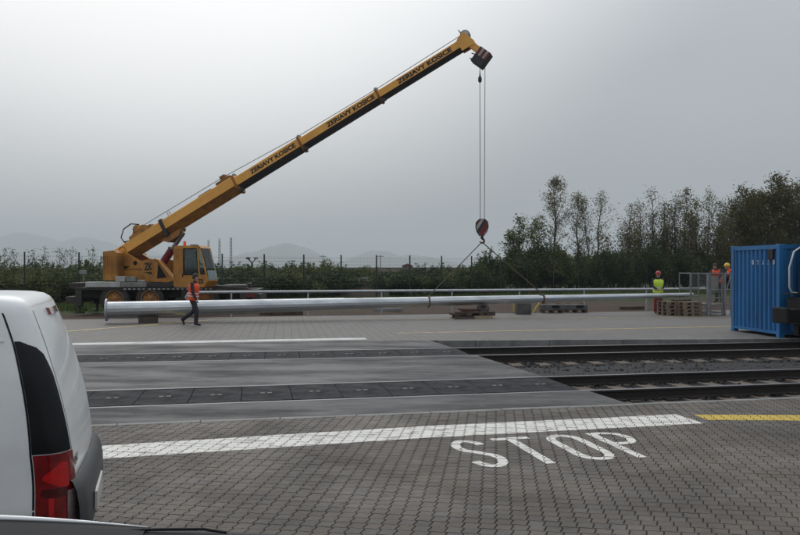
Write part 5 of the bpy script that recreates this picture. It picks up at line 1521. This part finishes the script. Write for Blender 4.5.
# ------------------------------------------------------------------ vegetation
def leaves(rng_, pts, size, m, name, parent):
    pts = np.asarray(pts); n = len(pts)
    d1 = rng_.normal(0, 1, (n, 3)); d1 /= np.linalg.norm(d1, axis=1, keepdims=True)
    d2 = np.cross(d1, rng_.normal(0, 1, (n, 3))); d2 /= np.linalg.norm(d2, axis=1, keepdims=True)
    s = size * rng_.uniform(.6, 1.4, (n, 1))
    a = pts - d1*s*.6; c = pts + d1*s*.6; b_ = pts + d2*s*.36; e = pts - d2*s*.36
    v = np.stack([a, b_, c, e], 1).reshape(-1, 3)
    return np_mesh(name, v, np.arange(4*n).reshape(-1, 4), m, parent)
def polytubes(mb, pl, rr, n=5): mb.path(pl, rr, n)
def make_tree(name, label, loc, seed, H, Rw, tr, nb, nl, leaf, m, cb=.25, up=55, lean=0.0, group=None, forks=1, clump=.28, subs=3):
    r_ = np.random.default_rng(seed); t = thing(name, label, 'tree', loc, 0, group)
    mb = MB(); tips = []
    for f in range(forks):
        az = r_.uniform(0, 6.28); sp_ = (.0 if f == 0 else r_.uniform(.10, .22)) * H
        h = H * (1 if f == 0 else r_.uniform(.72, .95))
        tp = []
        for k in range(9):
            q = k/8; tp.append(Vector((lean*H*q**1.5 + sp_*math.cos(az)*q**.8 + r_.normal(0, .012)*H*q, sp_*math.sin(az)*q**.8 + r_.normal(0, .012)*H*q, h*q)))
        mb.path(tp, [tr*(1-.88*k/8)/(1 if f == 0 else 1.3) for k in range(9)], 7)
        def tpos(q):
            x = q*8; i = min(7, int(x)); return tp[i].lerp(tp[i+1], x - i)
        for k in range(nb):
            q = cb + (1 - cb)*(k + r_.random())/nb; st = tpos(q); az2 = k*2.4 + r_.uniform(-.5, .5)
            prof_ = (math.sin(math.pi*min(1, (q - cb)/(1 - cb)*.82 + .16)))**.8
            L = Rw*prof_*r_.uniform(.65, 1.2)*1.2 + .15; el_ = R(r_.normal(up, 10))
            d = Vector((math.cos(az2)*math.cos(el_), math.sin(az2)*math.cos(el_), math.sin(el_)))
            pl = [st]; 
            for j in range(4):
                d = (d + Vector((r_.normal(0, .14) + lean*.25, r_.normal(0, .14), .10 + r_.normal(0, .08)))).normalized(); pl.append(pl[-1] + d*L/4)
            br = max(.008, tr*(1-q)*.42 + .007)
            mb.path(pl, [br, br*.75, br*.55, br*.35, .004], 4)
            for j in range(1, 5):
                for e in range(4): tips.append((pl[j-1].lerp(pl[j], r_.random()), .5 + .25*j))
            for s_ in range(subs):
                j = r_.integers(1, 4); d2 = (d + Vector((r_.normal(0, .6), r_.normal(0, .6), r_.normal(.1, .35)))).normalized(); L2 = L*r_.uniform(.25, .5)
                p2 = [pl[j], pl[j] + d2*L2*.5, pl[j] + d2*L2 + Vector((0, 0, .05*L2))]
                mb.path(p2, [br*.45, br*.3, .003], 3)
                for e in range(6): tips.append((p2[1].lerp(p2[2], r_.random()), 1.3))
    mb.build('trunk', M_bark, t, fix=False)
    w = np.array([x[1] for x in tips]) * r_.gamma(1.6, 1, len(tips)); w /= w.sum()
    idx = r_.choice(len(tips), nl, p=w); base = np.array([tuple(x[0]) for x in tips])[idx]
    leaves(r_, base + r_.normal(0, clump, (nl, 3))*np.array([1, 1, .9]), leaf, m, 'crown', t)
    return t
def make_shrub(name, label, loc, seed, w, h, nl, leaf, m, group, lobes=9, d=None):
    r_ = np.random.default_rng(seed); t = thing(name, label, 'shrub', loc, r_.uniform(0, 6.28), group)
    d = d or w; mb = MB(); pts = []
    for k in range(lobes):
        a = r_.uniform(0, 6.28); q = math.sqrt(r_.random())*.62
        c = np.array([math.cos(a)*q*w/2, math.sin(a)*q*d/2, h*r_.uniform(.3, .80)]); rad = np.array([w*.27, d*.27, h*.26])*r_.uniform(.7, 1.15)
        n_ = nl//lobes; v = r_.normal(0, 1, (n_, 3)); v /= np.linalg.norm(v, axis=1, keepdims=True)
        rr2 = r_.random((n_, 1))**.35*r_.uniform(.75, 1.12, (n_, 1)); p = c + v*rr2*rad; pts.append(p)
        mb.path([(c[0]*.15, c[1]*.15, -.1), (c[0]*.6, c[1]*.6, c[2]*.5), tuple(c)], [.03, .022, .01], 4)
        # whips that break the outline
        for e in range(4):
            tip = c + np.array([r_.normal(0, .25)*w*.3, r_.normal(0, .25)*d*.3, rad[2]*r_.uniform(1.1, 1.75)]); mb.path([tuple(c), tuple((c+tip)/2 + r_.normal(0, .05, 3)), tuple(tip)], [.012, .009, .004], 3)
            pts.append(c + (tip - c)*r_.uniform(.4, 1, (max(6, n_//22), 1)) + r_.normal(0, .07, (max(6, n_//22), 3)))
    p = np.concatenate(pts); p[:, 2] = np.abs(p[:, 2])
    mb.build('stems', M_bark, t, fix=False); leaves(r_, p, leaf, m, 'foliage', t)
    return t
def copy_at(src, loc, rz, s, label=None):
    c = copy_tree(src); c.location = loc; c.rotation_euler = (0, 0, rz); c.scale = s if hasattr(s, '__len__') else (s, s, s)
    if label: c['label'] = label
    return c
def beyond(px, extra):
    """ground point on the ray px, a given distance past the fence"""
    k = (px - 400)/FPX; d = F0/(1 - FM*k) if px < 640 else F0/(1 - FM*.3256) + (px - 640)*.02
    d = d + extra; return Vector((k*d, d, 0))

# low shrubs left
GRP = 'low shrubs behind the left part of the fence'; LB = 'low dense green shrub behind the fence left of the trees'
rs = random.Random(11)
srcs = [make_shrub('shrub', LB, (0, 0, 0), 20 + k, 3.4, 2.0, 4600, .105, (L_bush, L_bushl, L_bush)[k], GRP) for k in range(3)]
spots = []
for k in range(38):
    px = -60 + k*14.5 + rs.uniform(-8, 8); spots.append((px, rs.uniform(1.5, 4)))
for k in range(30):
    px = -60 + k*18 + rs.uniform(-8, 8); spots.append((px, rs.uniform(5.5, 10)))
spots += [(225 + k*11 + rs.uniform(-5, 5), rs.uniform(3, 8)) for k in range(22)]
for i, (px, ex) in enumerate(spots):
    p = beyond(px, ex)
    hgt = (.72 + .30*rs.random()) * (1.0 if ex < 5 else 1.22) * (.93 if px < 260 else (.86 if px < 330 else .76))
    s = (rs.uniform(.85, 1.25), rs.uniform(.85, 1.25), hgt)
    if i < 3: o = srcs[i]; o.location = p; o.scale = s
    else: copy_at(srcs[rs.randrange(3)], p, rs.uniform(0, 6.28), s)
# tall shrubs right
GRP2 = 'tall shrubs behind the right part of the fence'; LB2 = 'tall dark shrub in the thicket below the trees'
srcs2 = [make_shrub('tall_shrub', LB2, (0, 0, 0), 40 + k, 3.6, 3.6, 7000, .12, (L_bush, L_bushl, L_bush)[k], GRP2, 12) for k in range(3)]
spots = [(468 + k*11.5 + rs.uniform(-5, 5), rs.uniform(1.6, 5)) for k in range(34)] + [(505 + k*15 + rs.uniform(-5, 5), rs.uniform(6, 10)) for k in range(24)]
for i, (px, ex) in enumerate(spots):
    p = beyond(px, ex)
    hh = np.interp(px, [460, 490, 520, 600, 700, 860], [.5, .72, .92, .86, .95, 1.15]) * rs.uniform(.82, 1.1)
    s = (rs.uniform(.85, 1.15), rs.uniform(.85, 1.15), hh)
    if i < 3: o = srcs2[i]; o.location = p; o.scale = s
    else: copy_at(srcs2[rs.choice([0, 1, 1, 2, 1]) if px < 600 else rs.choice([0, 2])], p, rs.uniform(0, 6.28), s)
# single slender trees
def TH(px, ytop, ex):
    p = beyond(px, ex); return p, (EYE + (HZ - ytop)*p.y/FPX)*.945
p, h = TH(553, 177, 4); make_tree('slender_tree', 'tallest of the three slender sparse trees left of the grove', p, 101, h, 1.5, .13, 26, 3000, .10, L_birch, .40, 55, .03, clump=.2)
p, h = TH(577, 193, 5); make_tree('slender_tree', 'middle one of the three slender sparse trees', p, 102, h, 1.25, .12, 24, 2200, .10, L_birch, .36, 52, .005, clump=.2)
p, h = TH(597, 190, 5); make_tree('slender_tree', 'right one of the three slender sparse trees, forked', p, 103, h, 1.2, .11, 22, 2200, .10, L_birch, .34, 52, .03, forks=2, clump=.2)
p, h = TH(518, 214, 3); make_tree('young_poplar', 'young leafy tree at the left end of the thicket', p, 104, h, 1.0, .09, 26, 2600, .13, L_willow, .25, 50, .03, forks=3, clump=.18)
p, h = TH(541, 217, 4); make_tree('young_poplar', 'small leafy tree between the left thicket end and the tallest slender tree', p, 105, h, 1.05, .08, 22, 1900, .13, L_willow, .3, 42, -.04, forks=2, clump=.2)
p, h = TH(607, 236, 2); make_tree('young_poplar', 'thin sapling in front of the right slender tree', p, 106, h, .5, .05, 16, 420, .16, L_birch, .2, 60)
# grove
labg = {629: 'leftmost sparse tree of the grove', 640: 'second sparse tree from the left of the grove', 652: 'pointed thin tree of the grove with the bare top', 664: 'sparse grove tree right of the pointed one', 674: 'narrow grove tree above the yellow-vested worker', 685: 'taller leafy tree in the middle of the grove', 696: 'grove tree just right of its tall middle tree', 708: 'sparse tree near the right end of the grove', 718: 'last sparse tree of the grove before the dense trees'}
for i, (px, yt, nl) in enumerate(((629, 203, 900), (640, 200, 900), (652, 186, 800), (664, 202, 1100), (674, 196, 1300), (685, 186, 1900), (696, 197, 1400), (708, 191, 1600), (718, 200, 1200))):
    p, h = TH(px, yt, rs.uniform(3, 7)); make_tree('grove_tree', labg[px], p, 120 + i, h, 1.25, .10, 26, int(nl*1.5), .115, L_birch if i % 3 else L_poplar, .25, 60, .012, 'sparse trees of the grove', forks=2, clump=.22)
labd = ['dense tree at the left edge of the tall clump above the container', 'dense tree with a pointed top left of the container top', 'broad dense tree above the left corner of the container', 'tallest dense tree above the container', 'dense tree at the right edge of the picture', 'dense tree outside the right edge of the picture']
for i, (px, yt, nl) in enumerate(((731, 202, 3300), (744, 186, 4200), (759, 192, 4600), (776, 174, 5600), (794, 182, 5000), (818, 186, 4200))):
    p, h = TH(px, yt, rs.uniform(3, 6)); make_tree('dense_tree', labd[i], p, 140 + i, h, 1.9, .16, 34, int(nl*1.7), .145, L_poplar, .16, 50, .03, 'dense trees above the container', forks=3, clump=.30)
# understory saplings filling the trunks' zone
for i in range(14):
    px = 622 + i*14; p, h = TH(px, rs.uniform(222, 236), rs.uniform(2, 7))
    make_tree('undergrowth_sapling', 'thin leafy sapling filling the lower part of the tree belt', p, 170 + i, h, 1.1,   .05, 20, 1500, .125, L_poplar if i % 2 else L_bush, .22, 55, .01, 'saplings in the tree belt', forks=2, clump=.28)
# thin weeds and saplings far left
for i, px in enumerate((4, 13, 31, 43, 58, 63, 70, 92)):
    p, h = TH(px, rs.uniform(247, 252), 8); make_tree('reed_sapling', ['leftmost', 'second', 'third', 'fourth', 'fifth', 'sixth', 'seventh', 'eighth'][i] + ' thin sapling from the left edge rising above the low shrubs', p, 200 + i, h, .3, .018, 12, 130, .075, L_bush, .45, 50, .03, 'saplings above the left shrubs', clump=.10)
# grass belt
rg_ = np.random.default_rng(9); n = 26000
px_ = rg_.uniform(-30, 720, n); k_ = (px_ - 400)/FPX
d_ = F0/(1 - FM*np.minimum(k_, .40)) - rg_.uniform(-6, 6.5, n)**1.0 + rg_.normal(0, .4, n)
keepg = (-.36*k_*d_ + .93*d_) > 36.6 + rg_.random(n)*2
px_, k_, d_ = px_[keepg], k_[keepg], d_[keepg]; n = len(d_)
bx_, by_ = k_*d_, d_; hh = rg_.uniform(.10, .34, n); an = rg_.uniform(0, 6.28, n); wd = rg_.uniform(.02, .05, n); ln = rg_.normal(0, .12, (n, 2))
z0 = np.full(n, -.15)
v = np.stack([np.stack([bx_ - np.cos(an)*wd, by_ - np.sin(an)*wd, z0], 1), np.stack([bx_ + np.cos(an)*wd, by_ + np.sin(an)*wd, z0], 1), np.stack([bx_ + ln[:, 0], by_ + ln[:, 1], z0 + hh + .1], 1)], 1).reshape(-1, 3)
M_grass = leafmat('grass', (0.05, 0.085, 0.02), (0.12, 0.15, 0.045), .2, .5)
tag(np_mesh('grass', v, np.arange(3*n).reshape(-1, 3), M_grass), 'fresh green grass along the foot of the fence', 'grass', kind='stuff')

# ------------------------------------------------------------------ things far beyond the fence
for i, (px, yt) in enumerate(((208.5, 240), (219.5, 239), (231, 238))):
    d = 190; p = AT(px, 268, d); h = EYE + (HZ - yt)*d/FPX
    t = thing('lattice_mast', ['left', 'middle', 'right'][i] + ' one of three distant lattice masts right of the crane cab', 'mast', (p.x, p.y, 0), .3, 'distant lattice masts')
    b = MB(); s = .28
    for x in (-s, s):
        for y in (-s, s): b.tube((x, y, 0), (x*.6, y*.6, h), .05, n=4)
    b.build('legs', M_chassis, t)
    b = MB(); k = 0; z = 0.0
    while z < h - .8:
        f0, f1 = 1 - .4*z/h, 1 - .4*(z+.8)/h
        for y in (-s, s): b.tube((-s*f0, y*f0, z), (s*f1, y*f1, z + .8), .03, n=3); b.tube((s*f0, y*f0, z), (-s*f1, y*f1, z + .8), .03, n=3)
        z += .8
    b.build('bracing', M_chassis, t)
for px, lab in ((323, 'distant overhead line pole with crossarm beyond the fence, left of the brown wall'), (380.5, 'distant overhead line pole with crossarm standing at the brown wall')):
    d = 230; p = AT(px, 268, d); t = thing('line_pole', lab, 'pole', (p.x, p.y, 0)); h = EYE + 12.5*d/FPX
    b = MB(); b.tube((0, 0, 0), (0, 0, h), .14, .1, n=6); b.build('pole', M_chassis, t)
    b = MB(); b.box((-1.1, -.06, h - .5), (1.1, .06, h - .36)); b.build('crossarm', M_chassis, t)
p = AT(252, 268, 56); t = thing('lamp_post', 'dark post with two angled lamp heads behind the fence right of the crane cab', 'post', (p.x, p.y, 0)); h = EYE + 9*56/FPX
b = MB(); b.tube((0, 0, 0), (0, 0, h - .3), .07, n=8); b.build('post', M_chassis, t)
for s in (-1, 1):
    b = MB(); b.tube((0, 0, h - .35), (s*.3, 0, h), .05, n=6); b.cbox((s*.3 - .14, -.1, h - .05), (s*.3 + .14, .1, h + .1), .02); b.build('lamp_head', M_grey if s > 0 else M_chassis, t)
M_farwall = mat('far_wall_brown', (0.21, 0.16, 0.13), 0.8, (0.15, 0.115, 0.095), .3)
pa, pb_ = AT(335, 268, 235), AT(470, 268, 215)
t = thing('far_wall', 'long low brown wall in the distance beyond the fence', 'wall', (pa.x, pa.y, 0), math.atan2(pb_.y - pa.y, pb_.x - pa.x))
b = MB(); L = (pb_ - pa).length; b.box((0, 0, 0), (L, 1, 1.7)); b.build('wall_body', M_farwall, t)
b = MB(); b.box((-.1, -.1, 1.7), (L + .1, 1.1, 1.95)); b.build('coping', M_conc, t)
p = AT(407, 268, 228); t = thing('far_shed', 'tiny reddish shed on top of the distant wall line', 'building', (p.x - 1.5, p.y - 3.5, 0))
b = MB(); b.box((0, 0, 0), (3.2, 2.5, 2.5)); b.build('wall', M_rust, t); b = MB(); b.prism([(-.2, 2.5), (3.4, 2.5), (1.6, 3.2)], 1, -.2, 2.7); b.build('roof', M_stripe_r, t)
p = beyond(362, 5); t = thing('rubble_heap', 'pale heap of rubble among the shrubs behind the fence', 'rubble', (p.x, p.y, 0))
for k in range(26):
    a = rs.uniform(0, 6.28); q = rs.random()**.6*1.9; s = rs.uniform(.12, .3)
    b = MB(Matrix.Translation((q*math.cos(a), q*math.sin(a)*.6 - 2.6, max(.1, 1.25*(1 - q/2.1)))) @ Matrix.Rotation(rs.uniform(0, 3), 4, 'Z') @ Matrix.Rotation(rs.uniform(-.6, .6), 4, 'X')); b.cbox((-s, -s*.7, -s*.6), (s, s*.7, s*.6), s*.15); b.build('stone', M_kerb, t)
b = MB(); b.lathe([(2.0, 0), (1.4, .6), (.7, 1.05), (.1, 1.25)], (0, -2.6, -.05), 2, 14); b.build('spoil', M_woodd, t)

# hills
M_hill = mat('hill_wood', (0.04, 0.055, 0.03), 0.95, (0.075, 0.085, 0.05), 0.004, coord='World')
def hill(label, D, comps):
    """comps: (px centre, px half-width, y of the top)"""
    nxh, nyh = 90, 14; xs0 = (min(c[0] - 3.0*c[1] for c in comps) - 400)/FPX*D; xs1 = (max(c[0] + 3.0*c[1] for c in comps) - 400)/FPX*D
    vs = []
    for j in range(nyh + 1):
        q = j/nyh*2 - 1
        for i in range(nxh + 1):
            x = xs0 + (xs1 - xs0)*i/nxh; px = 400 + x/D*FPX
            z = max(((HZ - c[2])*D/FPX)*math.exp(-((px - c[0])/c[1])**2) for c in comps)
            z *= (1 + .03*math.sin(px*.31) + .02*math.sin(px*.83 + 1))
            vs.append((x, D + q*900, z*max(0, 1 - q*q)**1.0 - 8*abs(q)))
    w = nxh + 1; fs = [(j*w+i, j*w+i+1, (j+1)*w+i+1, (j+1)*w+i) for j in range(nyh) for i in range(nxh)]
    return tag(np_mesh('hill', vs, fs, M_hill, smooth=True), label, kind='structure')
hill('hazy rounded hill behind the fence right of the crane cab', 5600, ((288, 42, 244), (262, 34, 251)))
hill('lower hazy hill right of the rounded one', 6000, ((378, 34, 250.5), (410, 45, 255)))
hill('long hazy mountain ridge at the far left', 6800, ((-60, 90, 234), (25, 60, 234), (88, 45, 238), (140, 40, 250)))

# ------------------------------------------------------------------ haze
hz = MB(); hz.box((-8900, -8900, -1.8), (8900, 8900, 345))
M_haze = bpy.data.materials.new('haze'); M_haze.use_nodes = True
n_, l_ = M_haze.node_tree.nodes, M_haze.node_tree.links
n_.clear(); oo = n_.new('ShaderNodeOutputMaterial'); pvn = n_.new('ShaderNodeVolumePrincipled')
pvn.inputs['Color'].default_value = (0.90, 0.95, 1.0, 1); pvn.inputs['Density'].default_value = 0.00032; pvn.inputs['Anisotropy'].default_value = 0.0
l_.new(pvn.outputs[0], oo.inputs['Volume'])
ho = hz.build('haze', M_haze); tag(ho, 'thin grey-blue haze filling the air to the hills', 'haze', kind='stuff')
